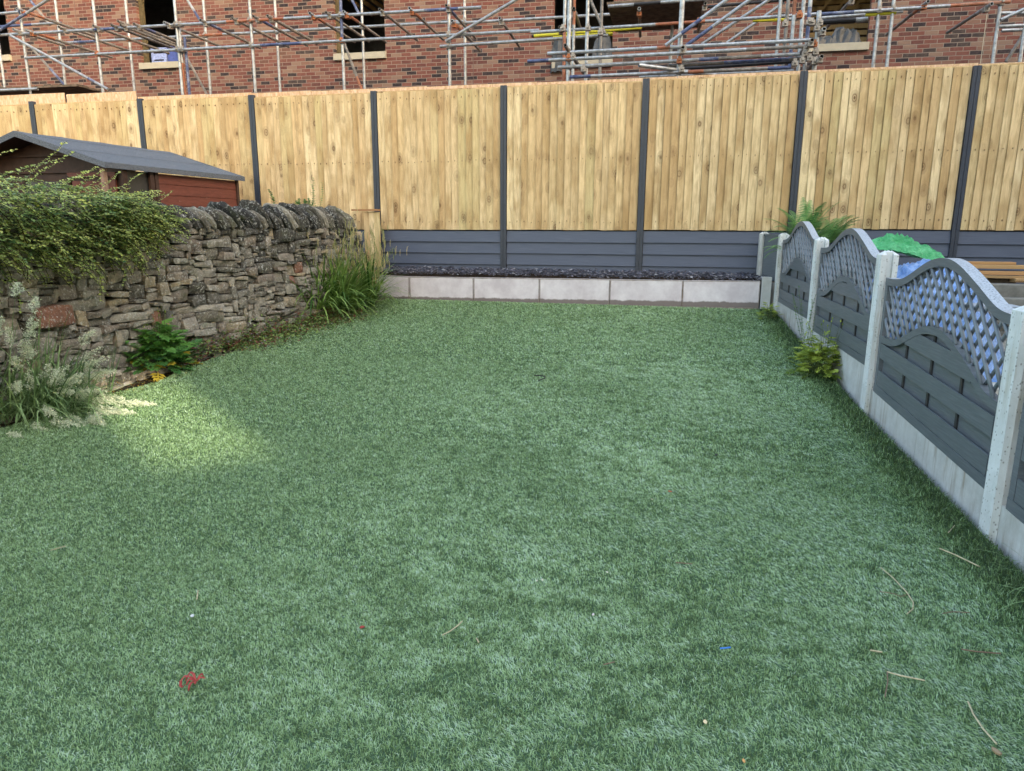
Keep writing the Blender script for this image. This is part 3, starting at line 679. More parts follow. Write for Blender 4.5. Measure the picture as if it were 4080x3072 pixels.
def tpanel(t_far, t_near, ztf, ztn, zb_f, zb_n):
    W_ = t_far-t_near; P = lambda u, z, d=0.: fr(t_far-W_*u, PC+d, z)
    top = lambda u: ztf+(ztn-ztf)*u+bulge(u); bot = lambda u: zb_f+(zb_n-zb_f)*u
    low = lambda u: top(u)-.39+bulge(u)*.08-.012*u
    FT = .047; dep = .0225
    root = MB()
    def band(fa, fb, d0, d1, u0=0., u1=1.):
        us = [u for u in UU if u0 <= u <= u1]; V = []
        for u in us: V += [P(u, fa(u), d0), P(u, fa(u), d1), P(u, fb(u), d1), P(u, fb(u), d0)]
        n = len(us); Fc = [(0, 3, 2, 1), (4*n-4, 4*n-3, 4*n-2, 4*n-1)]
        for i in range(n-1):
            for k in range(4): Fc.append((4*i+k, 4*i+(k+1) % 4, 4*i+4+(k+1) % 4, 4*i+4+k))
        return V, Fc
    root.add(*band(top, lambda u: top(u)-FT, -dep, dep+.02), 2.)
    lo = lambda u: low(u)-FT*.95
    root.add(*band(low, lo, -dep, dep), .3)
    root.add(*band(lambda u: bot(u)+.055, bot, -dep, dep), .3)
    root.add(*band(lambda u: bot(u)+.062, lambda u: bot(u)+.055, -dep+.014, dep), .3)
    for u0, u1 in ((0, .026), (.974, 1)):
        q = [P(u0, bot(u0)+.055), P(u1, bot(u1)+.055), P(u1, top(u1)-FT), P(u0, top(u0)-FT)]
        root.prism([x-nr*(dep-.002) for x in q], nr*(2*dep-.004), .4)
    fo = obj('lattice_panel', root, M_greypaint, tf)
    # woven board infill
    inf = MB(); z0 = .062; rows = []; h = .093; k = 0
    while z0 < .75: rows.append((z0, z0+h, k % 2)); z0 += h+(.0 if k % 2 else .0); k += 1; 
    for a, b, odd in rows:
        d = -.0205 if not odd else .006
        us = np.linspace(.03, .97, 60); run = []
        for u in us:
            hi = min(bot(u)+b+(.004 if not odd else .03), lo(u)+.01); l_ = bot(u)+a-(.004 if not odd else .03)
            if hi-l_ > .012: run.append((u, l_, hi))
            elif run: break
        if len(run) > 1:
            V = []
            for u, l_, hi in run: V += [P(u, l_, d), P(u, hi, d), P(u, hi, d+.007), P(u, l_, d+.007)]
            n = len(run); Fc = [(0, 1, 2, 3), (4*n-1, 4*n-2, 4*n-3, 4*n-4)]
            for i in range(n-1):
                for q in range(4): Fc.append((4*i+(q+1) % 4, 4*i+q, 4*i+4+q, 4*i+4+(q+1) % 4))
            inf.add(V, Fc, R.random())
    obj('woven_boards', inf, M_greypaint, fo)
    for u in (.27, .5, .73):
        bt = MB(); z_ = lo(u); bt.prism([P(u-.007, bot(u)+.06, -.004), P(u+.007, bot(u)+.06, -.004), P(u+.007, z_, -.004), P(u-.007, z_, -.004)], nr*.008, .2)
        obj('batten', bt, M_greydark, fo)
    # diagonal lattice, two layers of half-round slats
    for layer, sg in ((0, 1), (1, -1)):
        la = MB(); step = .105
        for c in np.arange(-1.2, W_+1.4, step):
            pts = []; zr = (ztf+ztn)/2-.42
            for q in np.linspace(0, 1.0, 140):
                x = c+sg*(q*.82)*.92; z = zr+.72-q*.82
                u = x/W_
                ins = .02 < u < .98 and low(u)-.004 < z < top(u)-FT+.006
                if ins: pts.append(P(u, z, (.006 if layer else -.008)+.004*math.sin(q*60+layer*PI+c*40)))
                elif len(pts) > 0:
                    if len(pts) > 3: la.tube([pts[0], pts[len(pts)//3], pts[2*len(pts)//3], pts[-1]], .0104, 6, R.random())
                    pts = []
            if len(pts) > 3: la.tube([pts[0], pts[len(pts)//3], pts[2*len(pts)//3], pts[-1]], .0104, 6, R.random())
        obj('lattice_slats', la, M_slat, fo, smooth=True)
tpanel(9.12, 7.37, ZC-.128, ZC-.095, ZC-.858, ZC-.872)
tpanel(7.19, 5.43, ZC-.168, ZC-.195, ZC-.945, ZC-.968)
tpanel(5.25, 3.475, ZC-.318, ZC-.36, ZC-1.10, ZC-1.185)
tpanel(3.30, 1.53, ZC-.40, ZC-.43, ZC-1.195, ZC-1.26)
gb = [(9.18, 7.35, ZC-.858, ZC-.872), (7.25, 5.41, ZC-.945, ZC-.968), (5.31, 3.46, ZC-1.10, ZC-1.185), (3.36, 1.52, ZC-1.195, ZC-1.26)]
for a, b, za, zb_ in gb:
    m = MB(); n = 2
    for k in range(n):
        t0, t1 = a+(b-a)*k/n-.002, a+(b-a)*(k+1)/n+.002; z0, z1 = za+(zb_-za)*k/n, za+(zb_-za)*(k+1)/n
        m.prism([fr(t0, PC-.022, z0), fr(t1, PC-.022, z1), fr(t1, PC-.022, GZ(*fr(t1, PC)[:2])-.08), fr(t0, PC-.022, GZ(*fr(t0, PC)[:2])-.08)], nr*.045, .3)
    obj('gravel_board', m, M_conc, tf)
A = fr(9.24, PC); B = back(3046, 927, 9.72)*[1, 1, 0]; d = nrm(B-A); sdn = np.cross(d, Z); L = np.linalg.norm(B-A)
m = MB(); m.box((A+B)/2+Z*(ZC-.36), d*L/2*.9, sdn*.012, Z*.275, .3); m.box((A+B)/2+Z*(ZC-.075), d*L/2*.9, sdn*.02, Z*.012, .3)
obj('plain_panel', m, M_greypaint, tf)
m = MB(); m.box((A+B)/2+Z*(ZC-.85), d*L/2*.95, sdn*.02, Z*.2, .3); obj('gravel_board', m, M_conc, tf)

# ================================================================== BRICK BUILDING
DW = 15.6
bb = thing('brick_building', 'unfinished red brick building with empty window openings behind the scaffolding', 'building', back(2000, 330, DW)*[1, 1, 0]+Z*.4)
def wq(P): return float(P@ub), float(P[2])
def wp(u, z, d=0.): return ub*u+nb*(DW+d)+Z*z
WU0, WU1 = -24., 18.; WZ0, WZ1 = .3, 9.5
wins = []
for (xl, xr, ytop, ybot, ds) in ((-130, 44, -500, 226, 0), (563, 722, -500, 251, 0), (1336, 1536, -500, 213, 0), (2204, 2438, -620, 243, 0), (3205, 3456, -520, 177, 0)):
    a = back(xl, ybot, DW); b = back(xr, ybot, DW); wins.append((float(a@ub), float(b@ub), float((a[2]+b[2])/2), float((a[2]+b[2])/2)+2.15))
m = MB(); us = [WU0]
for w in wins:      # masonry cut into rectangles round the openings, with reveals
    m.quad(wp(us[-1], WZ0), wp(w[0], WZ0), wp(w[0], WZ1), wp(us[-1], WZ1)); us.append(w[0])
    m.quad(wp(w[0], WZ0), wp(w[1], WZ0), wp(w[1], w[2]), wp(w[0], w[2]))
    m.quad(wp(w[0], w[3]), wp(w[1], w[3]), wp(w[1], WZ1), wp(w[0], WZ1)); us.append(w[1])
    for uq in (w[0], w[1]):
        m.quad(wp(uq, w[2]), wp(uq, w[3]), wp(uq, w[3], .11), wp(uq, w[2], .11))
m.quad(wp(us[-1], WZ0), wp(WU1, WZ0), wp(WU1, WZ1), wp(us[-1], WZ1))
obj('wall', m, M_brick, bb)
M_sill = plain('cast_stone', (.36, .335, .27), .8, .2, 0, .08, 10)
M_insul = plain('insulation', (.1, .08, .045), .95, .1, 0, .4, 14, .6)
M_in = plain('raw_blockwork', (.12, .11, .1), .9, .1, 0, .3, 6)
M_joist = woodmat('roof_joist', [(0, (.5, .33, .14)), (1, (.4, .26, .11))], .4, ub)
M_dpm = plain('grey_membrane', (.05, .055, .062), .5, .4, 0, .4, 9, .5)
M_jointline = plain('movement_joint', (.12, .08, .07), .9)
for k, w in enumerate(wins):
    m = MB(); c = wp((w[0]+w[1])/2, w[2]-.06, -.01); m.box(c, ub*((w[1]-w[0])/2+.02), nb*.06, Z*.0675, .3)
    if k in (1, 2, 3, 4, 0): obj('window_sill', m, M_sill, bb, bevel=.004)
    if k in (1, 2):
        m = MB(); z = w[2]
        while z < w[3]:
            h = R.uniform(.3, .55); m.box(wp(w[0]+.05, z+h/2, .13), ub*R.uniform(.04, .06), nb*.04, Z*(h/2-.004), R.random()); z += h
        obj('insulation_strip', m, M_insul, bb)
for u, nm in ((float(back(330, 300, DW)@ub), 0), (float(back(1885, 200, DW)@ub), 0), (float(back(3920, 150, DW)@ub), 1)):
    m = MB(); m.box(wp(u, (WZ0+WZ1)/2, -.001), ub*.006, nb*.002, Z*(WZ1-WZ0)/2, .2); obj('movement_joint', m, M_jointline if not nm else M_sill, bb)
# rooms behind: floor, ceiling, back walls; the right-hand room is open at the back
m = MB(); y0, y1 = .3, 3.6; fl = min(w[2] for w in wins)-.75; ce = fl+3.4
m.box(wp((WU0+WU1)/2, fl-.1, (y0+y1)/2), ub*(WU1-WU0)/2, nb*(y1-y0)/2, Z*.1)
m.box(wp((WU0+WU1)/2, ce+.1, (y0+y1)/2), ub*(WU1-WU0)/2, nb*(y1-y0)/2, Z*.1)
cut = wins[4][0]-.8
m.box(wp((WU0+cut)/2, (fl+ce)/2, y1), ub*(cut-WU0)/2, nb*.05, Z*(ce-fl)/2)
m.box(wp((cut+wins[4][1]+.5)/2, (fl+ce)/2-.35, y1), ub*(wins[4][1]+.5-cut)/2, nb*.04, Z*((ce-fl)/2-.35))
m.box(wp(cut, (fl+ce)/2, (y0+y1)/2), ub*.05, nb*(y1-y0)/2, Z*(ce-fl)/2)
m.box(wp((wins[4][1]+.5+WU1)/2, (fl+ce)/2, y1), ub*(WU1-wins[4][1]-.5)/2, nb*.05, Z*(ce-fl)/2)
obj('room_shell', m, M_in, bb)
m = MB()
for k in range(9): m.box(wp((cut+wins[4][1]+.5)/2, wins[4][2]+.28+k*.2, 1.0+.3*k), ub*1.6, nb*.03, Z*.045, R.random())
for k in range(6): 
    A = wp(wins[4][0]-.2+k*.32, wins[4][2]+.2, 2.3); m.box(A+Z*.8, nrm(ub+Z*1.2)*.9, nb*.015, nrm(Z-ub*1.2)*.02, R.random())
obj('roof_joists', m, M_joist, bb)
m = MB()
for k in range(8): m.box(wp(wins[2][0]-.3+k*.25, wins[2][2]+1.55, 1.6), ub*.012, nb*1.2, Z*.05, .5)
obj('ceiling_joists', m, M_joist, bb)
def crumple(c, ex, ey, ez, seed, n=9):
    V = []; g = np.random.default_rng(seed)
    for j in range(n+1):
        for i in range(n+1):
            a, b = 2*i/n-1, 2*j/n-1; h = max(0, 1-a*a)*max(0, 1-b*b); V.append(np.asarray(c)+a*ex+b*ey+ez*(h**.5*(.75+.5*g.random()))+g.normal(0, .012, 3))
    return V, [(j*(n+1)+i, j*(n+1)+i+1, (j+1)*(n+1)+i+1, (j+1)*(n+1)+i) for j in range(n) for i in range(n)]
m = MB(); w = wins[4]; m.add(*crumple(wp(w[0]+.35, w[2]+.0, .12), ub*.35, nb*.1, Z*.16, 4)); m.add(*crumple(wp(w[1]-.38, w[2]+.0, .12), ub*.3, nb*.1, Z*.3, 5))
obj('plastic_membrane', m, M_dpm, bb)
m = MB(); w = wins[3]; m.add(*crumple(wp(w[0]+.16, w[2]-.2, .0), ub*.2, nb*.08, Z*.75, 6)); m.add(*crumple(wp(w[1]-.2, w[2]+.0, .08), ub*.22, nb*.08, Z*.5, 7))
obj('plastic_membrane', m, M_dpm, bb)
# blue and white packs standing on the sill of the second opening
w = wins[1]; t_ = thing('stacked_packs', 'blue and white wrapped packs standing inside the second window opening from the left', 'packs', wp(w[0]+.45, w[2], .2))
m = MB(); m.box(wp(w[0]+.37, w[2]+.19, .25), ub*.2, nb*.1, Z*.18, .2, 0); m.box(wp(w[0]+.78, w[2]+.2, .27), ub*.19, nb*.1, Z*.2, .8, 1)
for z in (.1, .26): m.box(wp(w[0]+.37, w[2]+z, .149), ub*.13, nb*.004, Z*.014, 0, 2)
obj('pack', m, [plain('pack_pale', (.22, .27, .5), .4, .5, 0, .5, 20), plain('pack_blue', (.04, .06, .25), .4, .5, 0, .4, 14), M_black], t_)

# ================================================================== SCAFFOLDING
sg_ = NT('galvanised_tube', .42, .5, .55); p = sg_.pos()
sg_.col(sg_.mix(sg_.ramp(sg_.noise(p, 16, 5, .75), [(.4, 0.), (.68, 1.)]), (.42, .45, .48), (.2, .19, .18))); M_tube = sg_.m
M_tb = plain('blue_paint', (.06, .08, .17), .45, .4, .2, .4, 18, 0, (.3, .33, .4))
M_to = plain('orange_paint', (.28, .1, .05), .5, .4, .1, .3, 18, 0, (.35, .25, .2))
M_tk = plain('black_paint', (.015, .015, .018), .45, .4, 0, .2, 18)
M_ty = plain('yellow_paint', (.6, .55, .04), .5, .4, 0, .15, 18)
M_tr = plain('rusty_tube', (.2, .185, .17), .6, .4, .3, .5, 14)
M_clamp = plain('clamp_steel', (.3, .27, .24), .5, .5, .5, .5, 60)
M_clampo = plain('rusted_clamp', (.38, .14, .06), .6, .4, .3, .4, 60)
TM = [M_tube, M_black, M_tb, M_to, M_tk, M_ty, M_tr]
CI = dict(g=0, b=2, o=3, k=4, y=5, r=6)
SCL = {0: (1, 1, 0, 0), 1: (2.011, 2.011, 0, 0), 2: (2.011, 2.011, 1000, 0), 3: (2.011, 2.011, 2000, 0), 4: (2.048, 2.048, 3000, 0)}
def cpx(c, x, y): a, b, ox, oy = SCL[c]; return ox+x/a, oy+y/b
def ctube(mb, A, B, rad=.0242, cols='g'):
    """cols: list of (end fraction, code)"""
    if isinstance(cols, str): cols = [(1, cols)]
    fr_ = [0]+[c[0] for c in cols]; pts = [A+(B-A)*f for f in fr_]
    mb.tube(pts, rad, 10, R.random(), CI[cols[0][1]], hollow=1, mis=[CI[c[1]] for c in cols])
def clamp(parent, P, orange=False):
    m = MB(); a = ub; m.box(P, ub*.035, nb*.042, Z*.028, R.random()); m.box(P-nb*.045+Z*.01, ub*.012, nb*.03, Z*.012, .5); m.box(P+Z*.03-nb*.02, ub*.02, nb*.012, Z*.03, .5)
    obj('coupler', m, M_clampo if orange else M_clamp, parent)
D_O, D_I = 12.0, 13.4
scf = thing('scaffolding', 'tube scaffolding standing in front of the brick building along its whole length', 'scaffolding', back(1800, 330, 12.6)*[1, 1, 0]+Z*.4)
std = []
def standard(par, c, x, y, D, cols='g', z0=.4, z1=7.6, rad=.0242):
    P = back(*cpx(c, x, y), D); m = MB(); A = P*[1, 1, 0]+Z*z0; B = P*[1, 1, 0]+Z*z1
    if not isinstance(cols, str):      # fractions given as heights
        cols = [((h-z0)/(z1-z0), k) for h, k in cols]
    ctube(m, A, B, rad, cols); obj('standard', m, TM, par, smooth=False); std.append((float(P@ub), D, P))
for c, x, y in ((1, 200, 400), (1, 788, 400), (1, 1432, 400), (1, 2025, 400), (2, 1590, 400), (4, 1005, 300), (4, 1117, 300), (4, 1983, 300), (4, 2192, 400)): standard(scf, c, x, y, D_O)
standard(scf, 2, 735, 400, D_O, [(back(*cpx(2, 735, 330), D_O)[2], 'g'), (7.6, 'b')])
for c, x, y in ((1, 490, 400), (1, 1045, 400), (1, 1660, 400), (2, 215, 400), (2, 900, 400), (2, 1715, 400), (3, 1360, 300)): standard(scf, c, x, y, D_I)
P = back(*cpx(1, 5, 300), D_I); standard(scf, 1, 25, 600, D_I, 'g', .4, P[2])
for x, yt, k in ((1470, 215, 'g'), (1505, 290, 'b')): standard(scf, 1, x, 600, D_O+.05, [(back(*cpx(1, x, 500), D_O)[2], 'o' if k == 'g' else 'b'), (back(*cpx(1, x, yt), D_O)[2], k)], .4, back(*cpx(1, x, yt), D_O)[2])
def ledger(par, a, b, D, cols='g', Db=None, name='ledger', rad=.0242):
    A, B = back(*cpx(*a), D), back(*cpx(*b), Db or D); m = MB(); ctube(m, A, B, rad, cols); obj(name, m, TM, par); return A, B
LG = []
LG.append((ledger(scf, (1, -60, 285), (2, 1845, 58), D_O-.05, [(.235, 'g'), (.29, 'b'), (.52, 'g'), (.635, 'o'), (.68, 'g'), (.9, 'g'), (.96, 'b'), (1, 'g')]), D_O))
LG.append((ledger(scf, (1, 448, 347), (2, 1725, 170), D_I-.05, [(.05, 'g'), (.11, 'b'), (.38, 'g'), (.44, 'o'), (1, 'g')]), D_I))
LG.append((ledger(scf, (1, 200, 465), (3, 298, 243), D_O-.05, [(.5, 'g'), (.58, 'b'), (1, 'g')]), D_O))
LG.append((ledger(scf, (2, 1515, 372), (3, 850, 283), D_O-.05), D_O))
LG.append((ledger(scf, (2, 1600, 188), (3, 1170, 98), D_I-.05), D_I)); LG.append((ledger(scf, (3, 1170, 98), (4, 420, -15), D_I-.05, 'k'), D_I))
LG.append((ledger(scf, (3, 230, 262), (4, 560, 112), D_O-.1, [(.45, 'g'), (.62, 'o'), (1, 'g')]), D_O))
LG.append((ledger(scf, (4, 520, 118), (4, 2100, 15), D_O-.05, [(.2, 'b'), (.7, 'g'), (1, 'o')]), D_O))
ledger(scf, (3, 850, 52), (4, 300, -60), D_O, [(.15, 'g'), (.3, 'k'), (1, 'g')])
ledger(scf, (3, 240, 290), (3, 1120, 222), D_O+.3, [(.02, 'k'), (1, 'y')]); ledger(scf, (3, 410, 300), (3, 885, 265), D_O+.6, 'y', name='ledger', rad=.04)
ledger(scf, (4, 560, 148), (4, 1225, 92), D_O+.4); ledger(scf, (4, 545, 182), (4, 935, 158), D_O+.1, [(.05, 'g'), (.75, 'k'), (1, 'g')], rad=.036); ledger(scf, (4, 920, 118), (4, 1168, 98), D_O, 'y', rad=.03); ledger(scf, (4, 0, 165), (4, 380, 152), D_O+.5, [(.7, 'y'), (1, 'g')], rad=.03)
ledger(scf, (1, -80, 218), (1, 490, 183), D_I-.05, [(.6, 'b'), (1, 'g')]); ledger(scf, (1, -90, 118), (1, 155, 96), D_O-.05, [(.4, 'b'), (1, 'g')]); ledger(scf, (1, -100, 728), (1, 303, 712), D_O-.1)
ledger(scf, (4, 2005, 218), (4, 2260, 205), D_O); ledger(scf, (4, 2030, 250), (4, 2260, 240), D_O+.8); ledger(scf, (4, 2010, 108), (4, 2260, 104), D_O+.7)
# braces
for a, b, D, k in (((1, -40, 265), (1, 420, -25), D_O-.1, [(.55, 'b'), (1, 'g')]), ((1, 85, 285), (1, 865, 715), D_O-.12, [(.8, 'g'), (.87, 'b'), (1, 'g')]), ((1, 225, -20), (1, 400, 200), D_I, [(.4, 'b'), (1, 'r')]),
                   ((1, 250, 380), (1, 525, 690), D_I, [(.55, 'r'), (1, 'b')]), ((1, 1490, -20), (1, 1625, 200), D_I, [(.5, 'g'), (1, 'b')]), ((1, 1485, 440), (1, 1660, 760), D_I, 'r'), ((2, 800, -20), (2, 870, 120), D_I, 'b'),
                   ((2, 745, 340), (2, 890, 730), D_I-.6, [(.7, 'r'), (1, 'o')]), ((2, 1560, 332), (3, 200, -55), D_O-.1, 'g'), ((4, 2065, 505), (4, 2240, 230), D_O+.5, 'r'), ((4, 2020, 162), (4, 2260, 55), D_O-.1, 'g'),
                   ((3, 700, -20), (3, 825, 268), D_O-.2, 'r'), ((3, 1800, 345), (3, 2260, 20), D_I, 'g'), ((3, 1600, 355), (3, 2160, -15), D_O+.4, 'g')):
    ledger(scf, a, b, D, k, name='brace')
# transoms reach from the outer line back towards the wall
TR = [(1, 745, 205, 2.1, 'r'), (1, 470, 215, 2.0, 'r'), (1, 205, 240, 2.2, 'o'), (1, 890, 200, 2.1, 'r'), (1, 945, 170, 1.9, 'r'), (1, 965, 200, 1.9, 'r'), (1, 1070, 190, 1.9, 'b'), (1, 1315, 180, 1.9, 'g'), (1, 1605, 160, 2.0, 'b'), (1, 1860, 145, 2.0, 'r'), (1, 2030, 130, 2.0, 'b'), (1, 2142, 125, 1.8, 'r'),
      (2, 130, 128, 1.9, 'r'), (2, 470, 105, 1.9, 'o'), (2, 600, 98, 1.9, 'r'), (2, 740, 92, 2.0, 'o'), (2, 1030, 74, 2.0, 'r'), (2, 1268, 64, 2.0, 'o'), (2, 1563, 42, 2.0, 'b'), (2, 1610, 165, 2.0, 'o'), (2, 1992, 145, 1.8, 'g'), (3, 575, 65, 1.8, 'r'), (3, 465, 215, 1.5, 'r'), (3, 1100, 68, 1.6, 'o'), (3, 1632, 25, 1.6, 'r'),
      (1, 135, 70, 2.0, 'o'), (1, 105, 235, 1.2, 'g'), (4, 1430, 10, 1.8, 'o'), (4, 1950, 30, 1.5, 'g'), (4, 830, -30, 1.6, 'r')]
for c, x, y, L, k in TR:
    A = back(*cpx(c, x, y), D_O-.2); m = MB(); ctube(m, A, A+vd*L, .0242, [(.12, 'g' if k in 'go' else 'r'), (.3, k), (1, 'r')]); obj('transom', m, TM, scf)
    clamp(scf, A+vd*.17-Z*.035, k == 'o')
for (AB, D) in LG:
    A, B = AB; ua, ub_ = float(A@ub), float(B@ub)
    for u, Ds, P in list(std):
        if abs(Ds-D) < .3 and ua < u < ub_:
            k = (u-ua)/(ub_-ua); clamp(scf, A+(B-A)*k+nb*.03, R.random() < .12)
# board platforms
M_sb = plain('scaffold_board', (.13, .1, .075), .85, .2, 0, .5, 10, .3)
for (x0_, x1_, y, Da, Db, c, nn) in ((-200, 600, 700, D_O+.1, D_I, 1, 5), (840, 1560, 5, D_O+.15, D_I+.4, 3, 5)):
    A, B = back(*cpx(c, x0_, y), Da), back(*cpx(c, x1_, y), Da); z = (A[2]+B[2])/2
    for k in range(nn):
        m = MB(); D = Da+(Db-Da)*(k+.5)/nn; ua, ub_ = float(A@ub), float(B@ub)+R.uniform(-.1, .15)
        m.box(ub*(ua+ub_)/2+nb*D+Z*z, ub*(ub_-ua)/2, nb*((Db-Da)/nn/2-.006), Z*.019, R.random()); obj('scaffold_board', m, M_sb, scf)

rack = thing('scaffold_bay', 'nearer scaffold bay with stacked horizontal tubes just beyond the fence', 'scaffold bay', back(2700, 330, 10.8)*[1, 1, 0]+Z*.4)
DN = 10.7
for a, b, D, k in (((3, 365, 430), (4, 495, 325), DN, [(.43, 'g'), (.48, 'o'), (1, 'g')]), ((3, 205, 492), (4, 492, 374), DN-.05, [(.08, 'b'), (.78, 'g'), (1, 'r')]), ((3, 448, 541), (4, 380, 440), DN, [(.6, 'g'), (.68, 'b'), (.85, 'r'), (1, 'g')]),
                   ((3, 1330, 528), (4, 480, 472), DN+.1, [(.4, 'r'), (.85, 'b'), (1, 'r')]), ((3, 1340, 560), (4, 335, 502), DN+.3, 'k'), ((3, 545, 617), (4, 310, 550), DN, [(.1, 'b'), (.55, 'g'), (.62, 'o'), (.9, 'r'), (1, 'b')]), ((3, 1100, 620), (4, 330, 578), DN+.3, 'g')):
    ledger(rack, a, b, D, k, name='horizontal_tube')
for c, x, y, D, k, rad in ((3, 498, 400, 11.4, 'o', .0242), (3, 535, 400, DN+.04, 'g', .03), (3, 572, 400, 11.9, 'o', .0242), (3, 679, 400, 11.2, 'g', .0262), (3, 790, 400, 11.6, 'r', .0242), (3, 1428, 350, DN+.05, 'g', .034),
                          (4, 207, 250, 11.6, 'g', .0242), (4, 270, 250, 11.5, 'r', .0242), (4, 395, 250, 11.2, 'g', .0262), (4, 448, 250, 11.0, 'b', .0262), (4, 520, 330, DN+.08, 'g', .03)):
    if k == 'o': zc_ = back(*cpx(c, x, 200), D)[2]; kk = [(zc_, 'g' if x != 498 else 'o'), (7.6, 'o' if x != 498 else 'g')]
    elif k == 'b': kk = [(back(*cpx(c, x, 320), D)[2], 'g'), (back(*cpx(c, x, 60), D)[2], 'b'), (7.6, 'g')]
    else: kk = k
    standard(rack, c, x, y, D, kk, .4, 7.6 if x != 520 else back(*cpx(4, 530, 90), D)[2], rad)
ledger(rack, (4, 345, -20), (4, 300, 545), 11.3, [(.25, 'o'), (.75, 'g'), (1, 'b')], name='brace')
for a, b, D, k in (((3, 1310, 365), (3, 1830, -25), DN-.1, [(.25, 'g'), (.55, 'b'), (1, 'g')]), ((3, 1470, 370), (3, 2010, -20), DN+.2, [(.4, 'b'), (1, 'g')])):
    ledger(rack, a, b, D, k, name='brace')
A = back(*cpx(3, 505, 362), DN-.2); B = back(*cpx(3, 700, 650), DN+1.2); m = MB(); ctube(m, A, B, .0262, 'r'); obj('transom', m, TM, rack)
A = back(*cpx(3, 1096, 522), DN-.25); B = back(*cpx(3, 1730, 604), DN+.3); m = MB(); ctube(m, A, B, .0262, 'g'); obj('brace', m, TM, rack)
for c, x, y, k in ((3, 1450, 380, 'r'), (4, 583, 235, 'g'), (4, 562, 460, 'r'), (4, 485, 325, 'r')):
    A = back(*cpx(c, x, y), DN-.25); m = MB(); ctube(m, A, A+vd*1.0, .0262, k); obj('transom', m, TM, rack); clamp(rack, A+vd*.1-Z*.03)
for c, x, y in ((3, 535, 470), (3, 570, 460), (3, 655, 560), (3, 690, 230), (3, 1430, 265), (3, 1420, 490), (3, 1440, 560), (3, 1460, 400), (3, 490, 235), (3, 790, 265), (4, 500, 365), (4, 510, 430), (4, 500, 510), (4, 430, 400), (4, 420, 440), (4, 400, 500), (4, 520, 235), (4, 480, 190), (4, 455, 185), (4, 380, 130), (4, 340, 520), (4, 260, 200), (4, 460, 480), (4, 545, 190)):
    clamp(rack, back(*cpx(c, x, y), DN-.03), R.random() < .25)

# ================================================================== SUMMERHOUSE
SA = .292; SL = 2.338; SW = 1.208; SHt = .357
sv_ = np.array([math.sin(SA), math.cos(SA), 0]); sn = np.array([math.cos(SA), -math.sin(SA), 0])
E1 = back(973, 705, 9.2)
def shp(a, l, z): return E1-sv_*(SL-a)-sn*l+Z*z        # a: from the front verge back, l: from the near eave towards the ridge
sh = thing('summerhouse', 'small red brown wooden summerhouse with grey felt pitched roof behind the stone wall', 'summerhouse', shp(1.2, SW, 0)*[1, 1, 0]+Z*.5)
s = NT('roof_felt', .95, .1); p = s.pos()
s.col(s.ramp(s.noise(p, 160, 3, .8), [(.36, (.035, .04, .047)), (.62, (.2, .22, .25))])).bump(s.noise(p, 160, 3, .8), .5, .004); M_felt = s.m
s = NT('red_brown_stain', .55, .35); p = s.pos()
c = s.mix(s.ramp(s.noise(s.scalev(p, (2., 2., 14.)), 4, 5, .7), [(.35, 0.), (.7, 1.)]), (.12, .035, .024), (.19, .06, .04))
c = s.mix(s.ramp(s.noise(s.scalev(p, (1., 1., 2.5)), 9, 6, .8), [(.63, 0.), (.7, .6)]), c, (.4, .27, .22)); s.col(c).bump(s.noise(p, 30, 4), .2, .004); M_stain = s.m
M_stdark = plain('shaded_brown_stain', (.055, .03, .022), .6, .3, 0, .3, 12)  # brown stain darkened: shade under the roof overhang put into the colour
M_win = plain('dirty_pane', (.045, .043, .04), .35, .5, 0, .4, 5)
slope = np.array([0, 0, 0])
for sgn, nm in ((1, 'near'), (-1, 'far')):
    m = MB(); n = 12; V = []
    for i in range(n+1):
        a = -.0+SL*i/n
        for j in range(9):
            k = j/8; l = SW*k if sgn > 0 else 2*SW-SW*k; sag = -.012*math.sin(PI*k)*math.sin(PI*i/n)+.004*math.sin(i*2.1+j)
            V.append(shp(a, l, SHt*k+sag))
    Fc = [(i*9+j, (i+1)*9+j, (i+1)*9+j+1, i*9+j+1) for i in range(n) for j in range(8)]
    if sgn > 0: Fc = [q[::-1] for q in Fc]
    m.add(V, Fc, .5)
    # turned-down felt edges with thickness
    o_ = 0 if sgn > 0 else 2*SW
    A, B = shp(0, o_, 0), shp(SL, o_, 0); e = -sn*.0 if sgn > 0 else sn*.0
    m.prism([A+Z*.004+sn*.004*sgn, B+Z*.004+sn*.004*sgn, B-Z*.055+sn*.004*sgn, A-Z*.055+sn*.004*sgn], -sn*.02*sgn, .3)
    for a in (0, SL):
        A, B = shp(a, o_, 0), shp(a, SW, SHt); w = sv_*(-.012 if a == 0 else .012)
        m.prism([A+w+Z*.003, B+w+Z*.003, B+w-Z*.06, A+w-Z*.058], sv_*(.02 if a == 0 else -.02), .3)
    obj('roof', m, M_felt, sh)
    if sgn > 0:
        sm = MB()
        for l0 in (.42, .86):
            A, B = shp(.03, SW*l0, SHt*l0+.003), shp(SL-.03, SW*l0, SHt*l0+.003); sm.box((A+B)/2, (B-A)/2, nrm(-sn*SW+Z*SHt)*.004, Z*.0008, 0)
        obj('felt_seam', sm, plain('felt_shadow_lap', (.05, .055, .065), .9), sh)
    # soffit boards
    m = MB(); A, B, C_, D_ = shp(.01, o_, -.035), shp(SL-.01, o_, -.035), shp(SL-.01, SW, SHt-.035), shp(.01, SW, SHt-.035)
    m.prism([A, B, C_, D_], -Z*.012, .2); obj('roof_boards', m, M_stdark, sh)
IN = .07; BOT = -1.7; FA = .30     # side wall inset, wall foot, front wall set back
Lw = lambda l: min(l, 2*SW-l)
